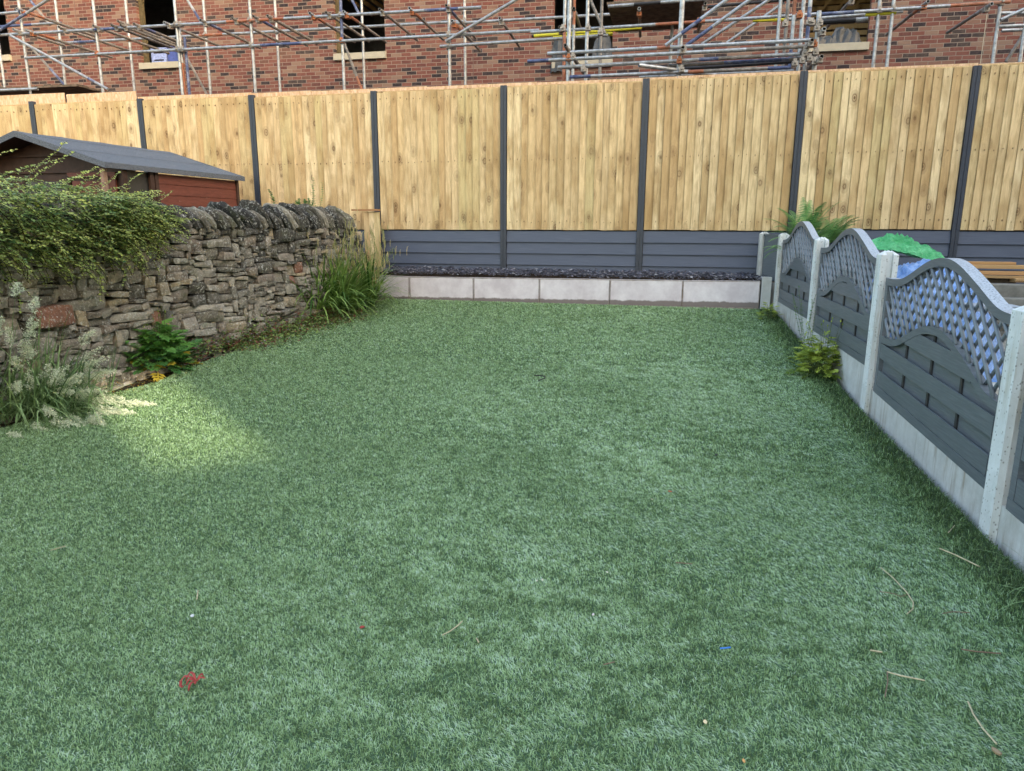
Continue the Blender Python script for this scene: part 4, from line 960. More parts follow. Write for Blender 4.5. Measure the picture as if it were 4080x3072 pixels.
# side wall: porch opening with dark pane, then red shiplap
m = MB(); a0, a1 = .78, SL-.09; z = -.06; k = 0
while z > BOT:
    h = .125; A, B = shp(a0, IN, z), shp(a1, IN, z)
    m.prism([A-sn*.0, A+sn*.004-Z*(h-.012), A-sn*.004-Z*(h-.012), A-sn*.004-Z*h, A-sn*.02-Z*h, A-sn*.02], B-A, R.random()); z -= h; k += 1
obj('side_wall', m, M_stain, sh)
for a, wd in ((FA+.0, .032), (.70, .03), (.775, .026), (a1, .022)):
    m = MB(); m.box(shp(a, IN-.008, (BOT-.04)/2), sv_*wd, sn*.016, Z*(-BOT-.04)/2, .4)
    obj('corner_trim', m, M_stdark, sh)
m = MB(); m.box(shp((FA+.70)/2, IN+.03, (BOT-.05)/2), sv_*(.70-FA)/2, sn*.008, Z*(-BOT-.06)/2, .3); obj('side_window', m, M_win, sh)
# front wall
m = MB(); A = shp(FA, IN, 0); wv = -sn
P5 = [shp(FA, IN+.02, BOT), shp(FA, 2*SW-IN-.02, BOT), shp(FA, 2*SW-IN-.02, -.03), shp(FA, SW, SHt-.06), shp(FA, IN+.02, -.03)]
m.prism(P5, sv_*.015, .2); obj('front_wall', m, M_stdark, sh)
m = MB()
for k in range(6): 
    l = IN+.16+.092*k+.046; m.box(shp(FA-.02, l, (BOT-.05)/2-.08), sn*.0435, sv_*.008, Z*(-BOT-.13)/2, R.random())
for l in (IN+.12, ): m.box(shp(FA-.024, l, (BOT)/2-.06), sn*.034, sv_*.012, Z*(-BOT-.1)/2, .5)
m.box(shp(FA-.026, IN+.42, -.1), sn*.34, sv_*.012, Z*.022, .4)
o = obj('door', m, M_stain, sh)
m = MB(); m.box(shp(FA-.034, IN+.2, -.42), sn*.08, sv_*.003, Z*.014, .4); obj('hinge', m, M_black, o)
m = MB(); m.box(shp(FA-.02, IN+1.1, -.62), sn*.32, sv_*.006, Z*.45, .4); obj('front_window', m, M_win, sh)
m = MB()
for l in (IN+.77, IN+1.45): m.box(shp(FA-.024, l, BOT/2-.05), sn*.03, sv_*.014, Z*(-BOT/2-.06), .4)
m.box(shp(FA-.02, SW, -.06), sn*(SW-IN-.02), sv_*.01, Z*.016, .4); m.box(shp(FA-.02, SW, .12), sn*(SW*.55), sv_*.008, Z*.012, .4)
obj('front_frame', m, M_stdark, sh)
m = MB(); m.box(shp(.05, IN+.02, (BOT-.06)/2), sn*.024, sv_*.024, Z*(-BOT-.06)/2, .4); obj('porch_post', m, plain('bare_post', (.26, .17, .12), .8, .2, 0, .4, 14, .3), sh)
m = MB(); m.box(shp(SL-.09, SW, (BOT)/2-.05), sn*(SW-IN-.01), sv_*.01, Z*(-BOT)/2*.95, .4)
m.box(shp((a1+FA)/2, 2*SW-IN-.01, BOT/2-.05), sv_*(a1-FA)/2, sn*.01, Z*(-BOT/2*.95), .4); obj('rear_wall', m, M_stain, sh)

# ================================================================== PLANTS
def rdir(sp=1.): return nrm([R.gauss(0, 1), R.gauss(0, 1), R.gauss(0, 1)*sp])
M_coto = leafmat('cotoneaster_leaf', (.08, .19, .08), (.68, .72, .2), .35, .4)
M_twig = plain('brown_twig', (.06, .04, .025), .8, .2)
def along(ub_x, hz=0): pass
# cotoneaster spilling over the wall
cot = thing('cotoneaster_shrub', 'dense green cotoneaster spilling over the near end of the stone wall', 'shrub', [*(WP[2][:2]), ZC])
lm, tm = MB(), MB()
def s_of_px(px, z):
    best = None
    for q in np.linspace(.5, WLEN, 260):
        a, _, _ = wpt(q); d = abs(proj([a[0], a[1], z])[0]-px)
        if best is None or d < best[0]: best = (d, q)
    return best[1]
SMAX = s_of_px(K(385), ZC+.1)
for k in range(850):
    s0 = R.uniform(.9, SMAX-.42) if k > 160 else R.uniform(SMAX-1.1, SMAX-.3)
    P, t, n = wpt(s0); room = min(1, (SMAX-s0)/1.25)
    v = R.random()**.8*1.1
    if k % 5 == 0: q = P-n*R.uniform(0, .42)+Z*(WTOP+.2+.12*room*R.random())
    else: q = P+n*R.uniform(.03, .10+.16*room)+Z*(WTOP+.26*(.6+.4*room)-v*.42*room)
    L = R.uniform(.22, .6)*(.5+.5*room); st = max(5, int(L/.036)); ds = L/st
    d = nrm(t*R.uniform(.35, 1.2)+n*R.uniform(.05, .5)+Z*R.uniform(-.55, .12)) if k % 5 else nrm(n*R.uniform(.2, 1)+t*R.uniform(.1, 1.1)+Z*R.uniform(-.05, .3))
    drop = R.uniform(.0, .075); pts = [q]
    for i in range(st):
        d = nrm(d-Z*drop+np.array([R.gauss(0, .11) for _ in range(3)])); q = q+d*ds
        off = float((q-P)@n)
        if off > .26: d = nrm(d-n*.15)
        pts.append(q)
    tm.tube(pts[::3]+[pts[-1]], .002, 3, .5); shade = R.gauss(0, .1)
    for i in range(1, len(pts)):
        f = i/len(pts); dd0 = (pts[i]-pts[i-1])/ds; sd_ = nrm(np.cross(dd0, Z)+rdir()*.2)
        for j in range(4):
            p_ = pts[i-1]+(pts[i]-pts[i-1])*(j/4); dd = nrm(sd_*(1 if j % 2 else -1)+dd0*.4+rdir()*.6); lgt = R.uniform(.015, .04)*(1.15-.5*f)
            rn_ = min(1, max(0, .1+.5*f+.4*max(0, (p_[2]-WTOP-.05)/.3)*R.uniform(.4, 1)+R.gauss(0, .1)+shade))  # upper leaves yellower: sun on the crown put into the colour
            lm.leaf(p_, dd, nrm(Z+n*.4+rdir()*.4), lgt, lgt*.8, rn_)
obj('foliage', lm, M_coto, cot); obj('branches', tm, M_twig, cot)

# moss cushion stone-top is left to the wall; pendulous sedge in the far corner
M_sedge = leafmat('sedge_blade', (.04, .11, .02), (.38, .55, .14), .45, .3)
M_catkin = leafmat('sedge_catkin', (.2, .24, .07), (.5, .4, .2), .7, .1)
def arc_blade(mb, P, az, el, L, w, droop, rnd, n=7, dirn=None):
    d = np.array([math.cos(az)*math.cos(el), math.sin(az)*math.cos(el), math.sin(el)]); side = nrm(np.cross(d, Z)); pts = [P]; q = P
    for i in range(n):
        d = nrm(d-Z*droop*(i+1)/n); q = q+d*L/n; g = float(GZ(q[0], q[1]))+.012
        if q[2] < g: q = np.array([q[0], q[1], g])
        pts.append(q)
    wd = [w*(.55+.45*math.sin(min(1, i/n*2)*PI/2))*(1-(i/n)**3*.92) for i in range(n+1)]
    mb.ribbon(pts, wd, side, rnd); return pts
def sedge(loc, nbl, nst, Lm, label, seed):
    t_ = thing('pendulous_sedge', label, 'sedge', loc, 'sedge clumps in the far left corner'); b = MB(); c = MB(); st = MB()
    for k in range(nbl):
        az = R.uniform(0, 2*PI); P = loc+np.array([R.gauss(0, .07), R.gauss(0, .07), 0]); rn_ = min(1, max(0, R.gauss(.42, .25)))
        arc_blade(b, P, az, R.uniform(.6, 1.4), R.uniform(.5, 1)*Lm, R.uniform(.018, .029), R.uniform(.18, .5), rn_)
    for k in range(nst):
        az = R.uniform(0, 2*PI) if R.random() < .4 else R.uniform(-1.1, .5); P = loc+np.array([R.gauss(0, .06), R.gauss(0, .06), 0])
        pts = arc_blade(st, P, az, R.uniform(1.15, 1.5), R.uniform(.75, 1.15)*Lm*1.15, .004, R.uniform(.12, .28), R.uniform(.5, .9), 9)
        for i in range(4, 10):
            q = pts[min(i, len(pts)-1)]; L = R.uniform(.07, .13); o_ = nrm([R.gauss(0, 1), R.gauss(0, 1), 0])
            st.tube([q, q+o_*.018-Z*.01, q+o_*.026-Z*L*.5, q+o_*.026-Z*L], [.0015, .003, .0042, .0022], 4, R.random(), 1)
    obj('blades', b, M_sedge, t_); obj('flower_stalks', st, [M_sedge, M_catkin], t_)
Pa = ground(K(690), K(680)); Pb = ground(K(745), K(672)); Pc = ground(K(805), K(660))
sedge(ground(K(686), K(686)), 320, 12, .98, 'left clump of tall arching sedge against the stone wall', 1)
sedge(ground(K(735), K(676)), 400, 30, .98, 'middle and fullest clump of sedge with drooping catkins', 2)
sedge(ground(K(786), K(660)), 280, 34, .85, 'right clump of sedge, its catkins hanging over the pale kerb slabs', 3)
# grey sheet leaning in the sedge
P = ground(K(777), K(663)); m = MB(); a = nrm(ub*.9-nb*.2); up = nrm(Z*.86+nb*.25-ub*.36)
m.prism([P-a*.05, P+a*.13-Z*.0, P+a*.10+up*.56, P-a*.05+up*.56], nb*.006, .8)
o = obj('slate_sheet', m, plain('grey_sheet', (.2, .22, .25), .5, .4, 0, .15, 7), loc=P); tag(o, 'flat grey slate sheet leaning upright among the sedge blades', 'slate sheet')

# big tussock of flowering grass in the near left corner
M_grass = leafmat('grass_blade', (.06, .13, .04), (.4, .55, .24), .5, .3)
M_plume = leafmat('grass_plume', (.45, .52, .34), (.9, .9, .72), .8, .35, .1)
gt = thing('flowering_grass', 'big tussock of long green grass with feathery cream seed heads at the near left', 'grass tussock', ground(K(60), K(905)))
b, pl, st = MB(), MB(), MB()
for (px, py, n_, L, sp_, rad) in ((20, 895, 260, .62, 1., .16), (75, 900, 220, .6, 1., .14), (120, 880, 160, .55, 1., .1), (10, 850, 160, .8, .4, .1), (60, 868, 90, .7, .5, .1), (-50, 880, 160, .7, .8, .2)):
    P0 = ground(K(px), K(py))
    for k in range(n_):
        az = R.uniform(-.9, 1.3) if R.random() < .55 else R.uniform(0, 2*PI); P = P0+np.array([R.gauss(0, rad), R.gauss(0, rad*.6), 0]); P[2] = GZ(P[0], P[1])
        el = R.uniform(.45, 1.35) if sp_ > .6 else R.uniform(1.15, 1.5)
        arc_blade(b, P, az, el, L*R.uniform(.6, 1.15), R.uniform(.007, .013), R.uniform(.15, .6)*sp_, min(1, max(0, R.gauss(.45, .28))))
def plume(P, tip, L, dens=1.):
    """stalk from P to the start of the plume, then a panicle to the tip"""
    P = np.asarray(P); tip = np.asarray(tip); d = nrm(tip-P); a = tip-d*L; mid = (P+a)/2+Z*.07
    st.ribbon([P, mid, a, tip], [.0025, .002, .0018, .001], nrm(np.cross(d, Z)+Z*.3), .6)
    nb_ = int(26*dens)
    for i in range(nb_):
        f = i/nb_; q = a+(tip-a)*f-Z*.03*f*f; rl = .055*(1-f)**.7+.006
        for sd_ in range(2):
            o_ = nrm(rdir()+d*1.4); n2 = int(3+9*(1-f))
            for j in range(n2):
                g = (j+1)/n2; c0 = q+o_*rl*g-Z*.012*g*g+np.array([R.gauss(0, .0035) for _ in range(3)])
                pl.leaf(c0, nrm(o_+rdir()*.7-Z*.2), rdir(), R.uniform(.009, .015), R.uniform(.0045, .008), R.random())
roots = ground(K(60), K(895))
tips = [((1385, 1212), .04), ((1290, 1200), .05), ((1200, 1300), .03), ((1070, 1305), .03), ((1130, 1270), .04), ((960, 1408), .03), ((900, 1370), .05), ((750, 1390), .04), ((690, 1395), .07), ((470, 1290), .15),
        ((1015, 905), .30), ((965, 780), .42), ((830, 560), .62), ((860, 960), .25), ((930, 1090), .18), ((850, 830), .33), ((600, 860), .42), ((300, 420), .8), ((330, 480), .75), ((150, 120), 1.05), ((310, 250), .95), ((700, 1000), .3), ((560, 940), .35), ((500, 900), .42),
        ((240, 560), .68), ((180, 640), .62), ((130, 780), .52), ((430, 850), .42), ((20, 430), .8), ((280, 720), .55), ((880, 1160), .12), ((1010, 1180), .09), ((240, 900), .4), ((160, 1010), .35), ((60, 520), .7), ((900, 700), .45), ((790, 1090), .22), ((640, 1090), .25), ((1080, 1150), .07), ((720, 930), .36)]
for (cx, cy), hgt in tips:
    px, py = cx/2.221, 1050+cy/2.221; d = ray(px, py)
    # depth: the heads hang over the lawn edge, in front of the wall
    best = None
    for dist in np.linspace(3.2, 6.2, 200):
        q = ORG+d*dist/math.hypot(d[0], d[1]) if False else ORG+d*dist
        e = abs(q[2]-GZ(q[0], q[1])-hgt)
        if best is None or e < best[0]: best = (e, q)
    q = best[1]; lat = float(q@nr); wl = wall_lat(float(q@vd))
    root = roots+np.array([R.uniform(-.3, .12), R.uniform(-.1, .2), 0]); root[2] = GZ(root[0], root[1])
    plume(root, q, R.uniform(.16, .26), 1.35 if hgt < .36 else .7)
for k in range(16):   # the two little fallen heads on the turf
    pass
for px, py in ((70, 1745), (165, 1715)):
    q = ground(px, py)+Z*.03; plume(q-ub*.2+Z*.0, q+ub*.05, .14, .6)
obj('blades', b, M_grass, gt); obj('seed_heads', pl, M_plume, gt); obj('stalks', st, M_grass, gt)
# broad upright reed leaves
b = MB(); P = ground(K(232), K(850))*1.; P = ground(430, 1600)
rt = thing('reed_shoot', 'upright broad bladed green shoot in front of the stone wall', 'reed', P)
for k in range(7): arc_blade(b, P+np.array([R.gauss(0, .015), R.gauss(0, .015), 0]), R.uniform(-.3, .9), R.uniform(1.2, 1.45), R.uniform(.35, .62), .02, R.uniform(.02, .12), R.uniform(.1, .5))
obj('blades', b, M_grass, rt)

# bushy leafy plants (lobed leaves)
M_poppy = leafmat('lobed_leaf', (.03, .12, .04), (.2, .42, .08), .45, .3)
M_poppyl = leafmat('olive_leaf', (.1, .18, .03), (.5, .58, .1), .45, .3)
M_yel = leafmat('yellow_leaf', (.4, .3, .03), (.65, .5, .06), .5, .3)
def lobed(mb, P, d, up, L, rnd, mi=0):
    d = nrm(d); s_ = nrm(np.cross(d, up))
    mb.leaf(P+d*L*.5, d, up, L*.5, L*.3, rnd, mi)
    for f, a in ((.15, 1.0), (.35, .85), (.55, .7)):
        for sg in (-1, 1): mb.leaf(P+d*L*f, nrm(d*.7+s_*sg*a), up, L*(.5-.3*f), L*.22, rnd, mi)
    mb.ribbon([P, P+d*L*.5], [L*.04, L*.1], s_, rnd, mi)
def bush(name, label, cat, P, rad, hgt, n, mat, size=.09, stalks=0, yellow=0, grp=None):
    t_ = thing(name, label, cat, P, grp); b = MB(); s_ = MB(); f_ = MB()
    for k in range(n):
        az = R.uniform(0, 2*PI); el = R.uniform(.1, 1.5); r_ = rad*R.uniform(.35, 1)
        o_ = np.array([math.cos(az)*math.cos(el)*r_, math.sin(az)*math.cos(el)*r_, hgt*math.sin(el)*R.uniform(.4, 1)])
        q = P+o_; q[2] = max(q[2], GZ(q[0], q[1])+.02); yl = yellow and q[2] < P[2]+.1 and R.random() < .35
        lobed(b, q, nrm([math.cos(az), math.sin(az), R.uniform(-.5, .5)]), nrm(Z+rdir()*.4), size*R.uniform(.6, 1.2), min(1, max(0, R.gauss(.25+.5*math.sin(el), .2))), 1 if yl else 0)
        if k % 4 == 0: s_.tube([P+o_*.05, P+o_*.5+Z*.03, q], .0022, 3, .4)
    for k in range(stalks):
        az = R.uniform(0, 2*PI); q = P+np.array([math.cos(az)*rad*.4, math.sin(az)*rad*.3, hgt*.6]); e = q+np.array([math.cos(az)*.05, math.sin(az)*.05, R.uniform(.12, .28)])
        s_.tube([q, e], .0016, 3, .4); f_.tube([e, e+Z*.008, e+Z*.02], [.002, .006, .002], 5, R.random())
    obj('leaves', b, [mat, M_yel], t_); obj('stems', s_, plain('green_stem', (.1, .14, .05), .7) if 'green_stem' not in MATS else MATS['green_stem'], t_)
    if stalks: obj('seed_pods', f_, M_poppyl, t_)
MATS['green_stem'] = plain('green_stem', (.1, .14, .05), .7)
P = ground(K(330), K(797)); bush('leafy_plant', 'bushy green lobed leaf plant with yellowing lower leaves at the foot of the wall', 'plant', P+nr*.06, .3, .42, 420, M_poppy, .15, 18, 1)
P = ground(K(1775), K(812)); bush('leafy_plant', 'olive green leafy plant with thin seed stalks in front of the trellis fence', 'plant', P-nr*.02, .23, .34, 300, M_poppyl, .095, 16, 0)
P = ground(K(1660), K(690))
bush('leafy_plant', 'small dark leafy weed at the foot of the farthest concrete fence post', 'plant', P, .12, .2, 60, M_poppyl, .07)
# thin willowy weed by the post
def stemweed(name, label, P, hgt, nst, mat, lsz, spread=.08, cat='weed', lean=0., pink=0):
    t_ = thing(name, label, cat, P); b, s_ = MB(), MB()
    for k in range(nst):
        az = R.uniform(0, 2*PI); q = P+np.array([R.gauss(0, spread*.3), R.gauss(0, spread*.3), 0]); d = nrm([math.cos(az)*.25+lean, math.sin(az)*.25, 1]); pts = [q]; n = 14; L = hgt*R.uniform(.65, 1)
        for i in range(n):
            d = nrm(d+rdir()*.06); q = q+d*L/n; pts.append(q)
            if i > 1:
                for sg in range(3): a2 = R.uniform(0, 2*PI); b.leaf(q, nrm([math.cos(a2), math.sin(a2), .4]), Z, lsz*R.uniform(.7, 1.2)*(1.1-i/n*.5), lsz*.35, R.random())
        s_.tube(pts, .0018, 3, .4)
    obj('leaves', b, mat, t_); obj('stems', s_, MATS['green_stem'], t_)
P = ground(K(1742), K(760)); stemweed('willowherb', 'thin leggy weed climbing up the second concrete post of the trellis fence', P-nr*.03, .62, 7, M_poppy, .03, .1)
q1, _, _ = wpt(s_of_px(K(733), ZC+.25)); n1 = wpt(s_of_px(K(733), ZC+.25))[2]
stemweed('willowherb', 'leafy shoot standing tallest on top of the stone wall near its far end', np.array([*(q1-n1*.3)[:2], WTOP+.15]), .47, 3, M_poppy, .045, .05, 'weed', .12)
q2 = wpt(s_of_px(K(700), ZC+.25)); stemweed('wall_plant', 'low dark green cushion of leaves on top of the stone wall', np.array([*(q2[0]-q2[2]*.25)[:2], WTOP+.17]), .16, 12, M_poppy, .045, .25, 'plant')
q2 = wpt(s_of_px(K(645), ZC+.25)); stemweed('willowherb', 'short single leafy shoot on the wall beside the timber fence post', np.array([*(q2[0]-q2[2]*.3)[:2], WTOP+.15]), .27, 1, M_poppy, .06, .02)

# creeping ground cover with tiny mauve flowers along the wall foot
M_gc = leafmat('creeper_leaf', (.05, .1, .025), (.3, .42, .12), .5, .2)
M_gcr = leafmat('red_stem_leaf', (.1, .03, .02), (.22, .09, .05), .6, .1)
M_mauve = leafmat('mauve_petal', (.5, .35, .55), (.75, .6, .8), .6, .2)
gc = MB(); fl = MB()
for k in range(10000):
    px = R.uniform(470, 700); py = 0
    s0 = s_of_px_cache = None
    t = R.uniform(6.35, 8.35) if R.random() < .85 else R.uniform(5.6, 6.4); lat = wall_lat(t)+abs(R.gauss(0, .2))*(1 if t > 6.3 else .5); P = fr(t, lat); P[2] = GZ(P[0], P[1])+abs(R.gauss(0, .09))*max(.3, 1.2-(lat-wall_lat(t))/.3)
    gc.leaf(P, nrm(rdir(.5)), nrm(Z+rdir()*.5), R.uniform(.02, .04), R.uniform(.014, .026), R.random(), 1 if R.random() < .3 else 0)
    if R.random() < .012:
        q = P+Z*.03
        for j in range(5): fl.leaf(q, nrm([math.cos(j*1.256), math.sin(j*1.256), .2]), Z, .012, .009, R.random())
o = obj('ground_cover', gc, [M_gc, M_gcr]); tag(o, 'low creeping plants along the foot of the stone wall', 'ground cover', kind='stuff')
o = obj('mauve_flowers', fl, M_mauve); tag(o, 'tiny mauve flowers scattered through the creeping plants', 'flowers', kind='stuff')
b = MB(); P = ground(K(540), K(720)); tt_ = thing('grass_tuft', 'small tuft of long grass among the creeping plants by the wall', 'grass tuft', P)
for k in range(26): arc_blade(b, P+np.array([R.gauss(0, .05), R.gauss(0, .04), 0]), R.uniform(-.5, 1.5), R.uniform(.7, 1.3), R.uniform(.25, .5), .009, .2, R.uniform(.1, .6))
obj('blades', b, M_grass, tt_)
# fallen petals / moss debris by the leafy plant
m = MB()
for k in range(420):
    t = R.uniform(4.75, 5.75); lat = wall_lat(t)+R.uniform(.05, .5); P = fr(t, lat); P[2] = GZ(P[0], P[1])+.006
    m.leaf(P, nrm(rdir(.2)), Z, .012, .009, R.random())
o = obj('fallen_petals', m, leafmat('petal', (.3, .12, .02), (.75, .55, .08), .7, .1)); tag(o, 'scattered orange yellow petals on the soil by the leafy plant', 'petals', kind='stuff')

# ferns
M_fern = leafmat('fern_leaf', (.05, .16, .05), (.26, .46, .14), .5, .3)
def fern(P, label, n, L, w, az0=0, az1=2*PI, el=(.7, 1.35), grp=None, droop=.28):
    t_ = thing('fern', label, 'fern', P, grp)
    for k in range(n):
        m = MB(); az = az0+(az1-az0)*(k+R.uniform(.2, .8))/n; e = R.uniform(*el); d = np.array([math.cos(az)*math.cos(e), math.sin(az)*math.cos(e), math.sin(e)]); q = P+d*.02; ln = L*R.uniform(.75, 1.08); N = 26; pts = [q]; base = R.uniform(.1, .6)
        for i in range(N):
            d = nrm(d-Z*droop*(i/N)*.16*2+rdir()*.015); q = q+d*ln/N; pts.append(q); f = i/N
            sd_ = nrm(np.cross(d, Z)); upn = np.cross(sd_, d)
            if f > .08:
                pw = w*math.sin(min(1, (f-.04)*2.2)*PI/2)*(1-f)**.75+.008
                for sg in (-1, 1):
                    dirp = nrm(sd_*sg+d*.35-Z*.12); a, e_ = q, q+dirp*pw; h = ln/N*.62
                    m.add([a-d*h*.5, a+d*h*.5, a+dirp*pw*.6+d*h*.42, e_, a+dirp*pw*.6-d*h*.25], [(0, 1, 2, 3, 4)], min(1, max(0, base+R.gauss(.15, .12))))
        m.tube(pts[::5], .0022, 3, .8); obj('frond', m, M_fern, t_)
P = back(K(1738), K(520), 9.45); fern(np.array([P[0], P[1], ZC-.20]), 'large bright green fern behind the far lattice panel, in front of the timber fence', 34, .6, .16, el=(.35, 1.35))
P = back(K(1782), K(518), 9.3); fern(np.array([P[0], P[1], ZC-.22]), 'smaller fern to the right of the large fern, fronds fanning right', 14, .5, .15, -1.2, 1.2, (.6, 1.2))
P = rfp(K(1690), K(538), .0); fern(P-nr*.0, 'small fern sprig growing out over the grey panel at the far corner', 5, .26, .07, 2.4, 3.9, (-.2, .5))
P = ground(780, 1425); fern(P, 'tiny yellow green fern at the foot of the stone wall', 4, .14, .035, -.6, 1.2, (.3, .9))
# weeds leaning into the frame at lower right
b = MB(); P = fr(2.75, DR-.03); P[2] = GZ(P[0], P[1]); t_ = thing('grass_weed', 'long thin grass weed at the foot of the nearest concrete post', 'grass weed', P)
for k in range(11): arc_blade(b, P+np.array([R.gauss(0, .03), R.gauss(0, .05), 0]), R.uniform(2.2, 3.9), R.uniform(.5, 1.2), R.uniform(.22, .42), .006, R.uniform(.2, .45), R.uniform(.3, .8))
obj('blades', b, M_grass, t_)
b = MB(); P = fr(1.95, DR-.12); P[2] = GZ(P[0], P[1]); t_ = thing('grass_weed', 'sprawling couch grass stems lying over the turf at the lower right', 'grass weed', P)
for k in range(9): arc_blade(b, P+np.array([R.gauss(0, .03), R.gauss(0, .06), 0]), R.uniform(2.6, 3.6), R.uniform(.15, .7), R.uniform(.3, .55), .006, R.uniform(.15, .3), R.uniform(.4, .8))
obj('blades', b, M_grass, t_)

# ================================================================== NEIGHBOUR'S YARD THINGS
def lump(name, label, cat, cen, ex, ey, hgt, mat, seed, n=40, fold=.03, power=2.2, sub=1):
    g = np.random.default_rng(seed); V = []; m = MB(); cen = np.asarray(cen)
    for j in range(n+1):
        for i in range(n+1):
            a, b = 2*i/n-1, 2*j/n-1; r_ = min(1, (abs(a)**power+abs(b)**power)**(1/power)); h = (1-r_**2.4)
            x, y = a*4+seed*7, b*4+seed*3
            rg = lambda xx, yy, sc, sd: (1-abs(2*float(vnoise(xx, yy, sc, sd))-1))**3
            w = (float(vnoise(x, y, 1.6, seed))-.5)*2.2+rg(x*.9+.5*y, (y-.5*x)*.22, .5, seed+1)*.8+rg((x-y)*.25, y*.9+x*.8, .4, seed+2)*.55+rg(x+.4*y, y*.35, .16, seed+3)*.22-.6
            V.append(cen+ex*a*(1+.02*w)+ey*b*(1+.02*w)+Z*(hgt*h+fold*w*(.3+h)))
    m.add(V, [(j*(n+1)+i, j*(n+1)+i+1, (j+1)*(n+1)+i+1, (j+1)*(n+1)+i) for j in range(n) for i in range(n)], .5)
    o = obj(name, m, mat, loc=cen, smooth=True); tag(o, label, cat); return o
s = NT('blue_tarpaulin', .28, .5); p = s.pos()
s.col(s.mix(s.ramp(s.noise(p, 12, 5, .7), [(.4, 0.), (.7, 1.)]), (.12, .25, .55), (.35, .5, .78))).bump(s.noise(p, 16, 5, .75, 1.5), .7, .03); M_tarp = s.m
s = NT('green_plastic', .3, .5); p = s.pos()
s.col(s.mix(s.ramp(s.noise(p, 12, 4, .7), [(.4, 0.), (.7, 1.)]), (.03, .33, .1), (.16, .58, .26))).bump(s.noise(p, 18, 5, .7, 2.), .8, .03); M_gpl = s.m
c = fr(7.15, DR+.88); c[2] = GZ(c[0], c[1])-.02
lump('tarpaulin', 'crumpled blue tarpaulin draped over a mound behind the lattice fence', 'tarpaulin', c, nr*.6, vd*1.15, .85, M_tarp, 3, 110, .04, 2.9)
c = back(K(1955), K(540), 8.3); c = c*[1, 1, 0]+Z*(ZC-.25)
lump('plastic_sheet', 'bundled bright green plastic sheet lying on top of the blue tarpaulin', 'plastic sheet', c, nrm(ub-Z*.2)*.40, nb*.15, .13, M_gpl, 5, 100, .035, 3.4)
# timber stack
stk = [(3730, 4300, 1052, 1066, 8.9, .2), (3800, 4360, 1077, 1091, 8.85, 0.), (3895, 4360, 1096, 1106, 8.8, .6), (3860, 4040, 1108, 1124, 8.9, -1), (4035, 4380, 1108, 1124, 8.75, .6), (3720, 4040, 1040, 1050, 9.0, .9)]
names = ['weathered brown plank lying on the sawn timber stack beside the far fence', 'thick orange brown beam in the middle of the timber stack', 'bright sawn plank under the thick orange brown beam', 'dark grey weathered board at the bottom left of the timber stack', 'pale short plank at the bottom right of the timber stack', 'topmost thin plank of the timber stack by the dark boards']
for k, (x0_, x1_, ya, yb, D, rn_) in enumerate(stk):
    A, B = back(x0_, ya, D), back(x1_, ya-2, D); lo_ = back(x0_, yb, D); m = MB(); hh = (A[2]-lo_[2])/2
    z_ = (A[2]+lo_[2])/2; m.box(np.array([(A[0]+B[0])/2, (A[1]+B[1])/2, z_]), (B-A)*[.5, .5, 0], nb*.07, Z*hh, max(rn_, 0))
    o = obj('timber_plank', m, M_plank if rn_ >= 0 else M_sb, loc=(A+B)/2, bevel=.003); tag(o, names[k], 'plank', 'timber stacked in the neighbouring yard')
for k, (x0_, x1_, ya, yb, D, lab) in enumerate(((3700, 4400, 1126, 1175, 8.6, 'upper grey concrete sleeper below the timber stack'), (3700, 4400, 1180, 1240, 8.3, 'lower grey concrete sleeper below the timber stack'))):
    A, B = back(x0_, ya, D), back(x1_, ya, D); lo_ = back(x0_, yb, D); m = MB(); z_ = (A[2]+lo_[2])/2
    m.box(np.array([(A[0]+B[0])/2, (A[1]+B[1])/2, z_]), (B-A)*[.5, .5, 0], nb*.12, Z*(A[2]-lo_[2])/2, .4)
    o = obj('concrete_sleeper', m, plain('dull_sleeper%d' % k, (.2, .19, .165), .9, .1, 0, .25, 9, .3), loc=(A+B)/2, bevel=.006); tag(o, lab, 'sleeper', 'sleepers by the yard wall')
P = rfp(3950, 1225, .9); m = MB(); m.box(P, nr*.16, vd*.12, Z*.02, .5); o = obj('paving_slab', m, plain('blue_grey_slab', (.3, .33, .37), .7), loc=P, bevel=.004); tag(o, 'loose blue grey slab behind the nearest lattice panel', 'slab')
# rubble of paving lying behind the lattice
for k, (x, y, off, lab) in enumerate(((3880, 1330, .9, 'pale broken slab seen through the nearest lattice panel, the larger one'), (3830, 1290, 1.3, 'pale broken slab beyond the larger one behind the lattice'))):
    P = rfp(x, y, off); g = float(GZ(P[0], P[1])); P = np.array([P[0], P[1], g+.03]); m = MB()
    m.prism([P+nr*.3*c_+vd*.22*s__ for c_, s__ in ((1, .2), (.6, 1), (-.5, .9), (-1, -.1), (-.2, -1), (.8, -.8))], Z*.04, .5)
    o = obj('broken_slab', m, plain('pale_slab%d' % k, (.5, .49, .44), .8, .2, 0, .2, 8), loc=P); tag(o, lab, 'slab', 'broken slabs in the neighbouring yard')
m = MB()
for k in range(850):
    P = fr(R.uniform(1.8, 5.4), DR+.12+abs(R.gauss(0, .35))); P[2] = GZ(P[0], P[1])-.015+R.uniform(0, .03)
    an = R.uniform(0, PI); L = R.uniform(.02, .09); m.ribbon([P, P+np.array([math.cos(an), math.sin(an), R.uniform(-.1, .3)])*L], .004, nrm([math.sin(an), -math.cos(an), .2]), R.random())
o = obj('dry_straw', m, leafmat('straw', (.1, .07, .03), (.45, .35, .18), .8, .1)); tag(o, 'dry brown stems littering the earth behind the lattice fence', 'straw', kind='stuff')

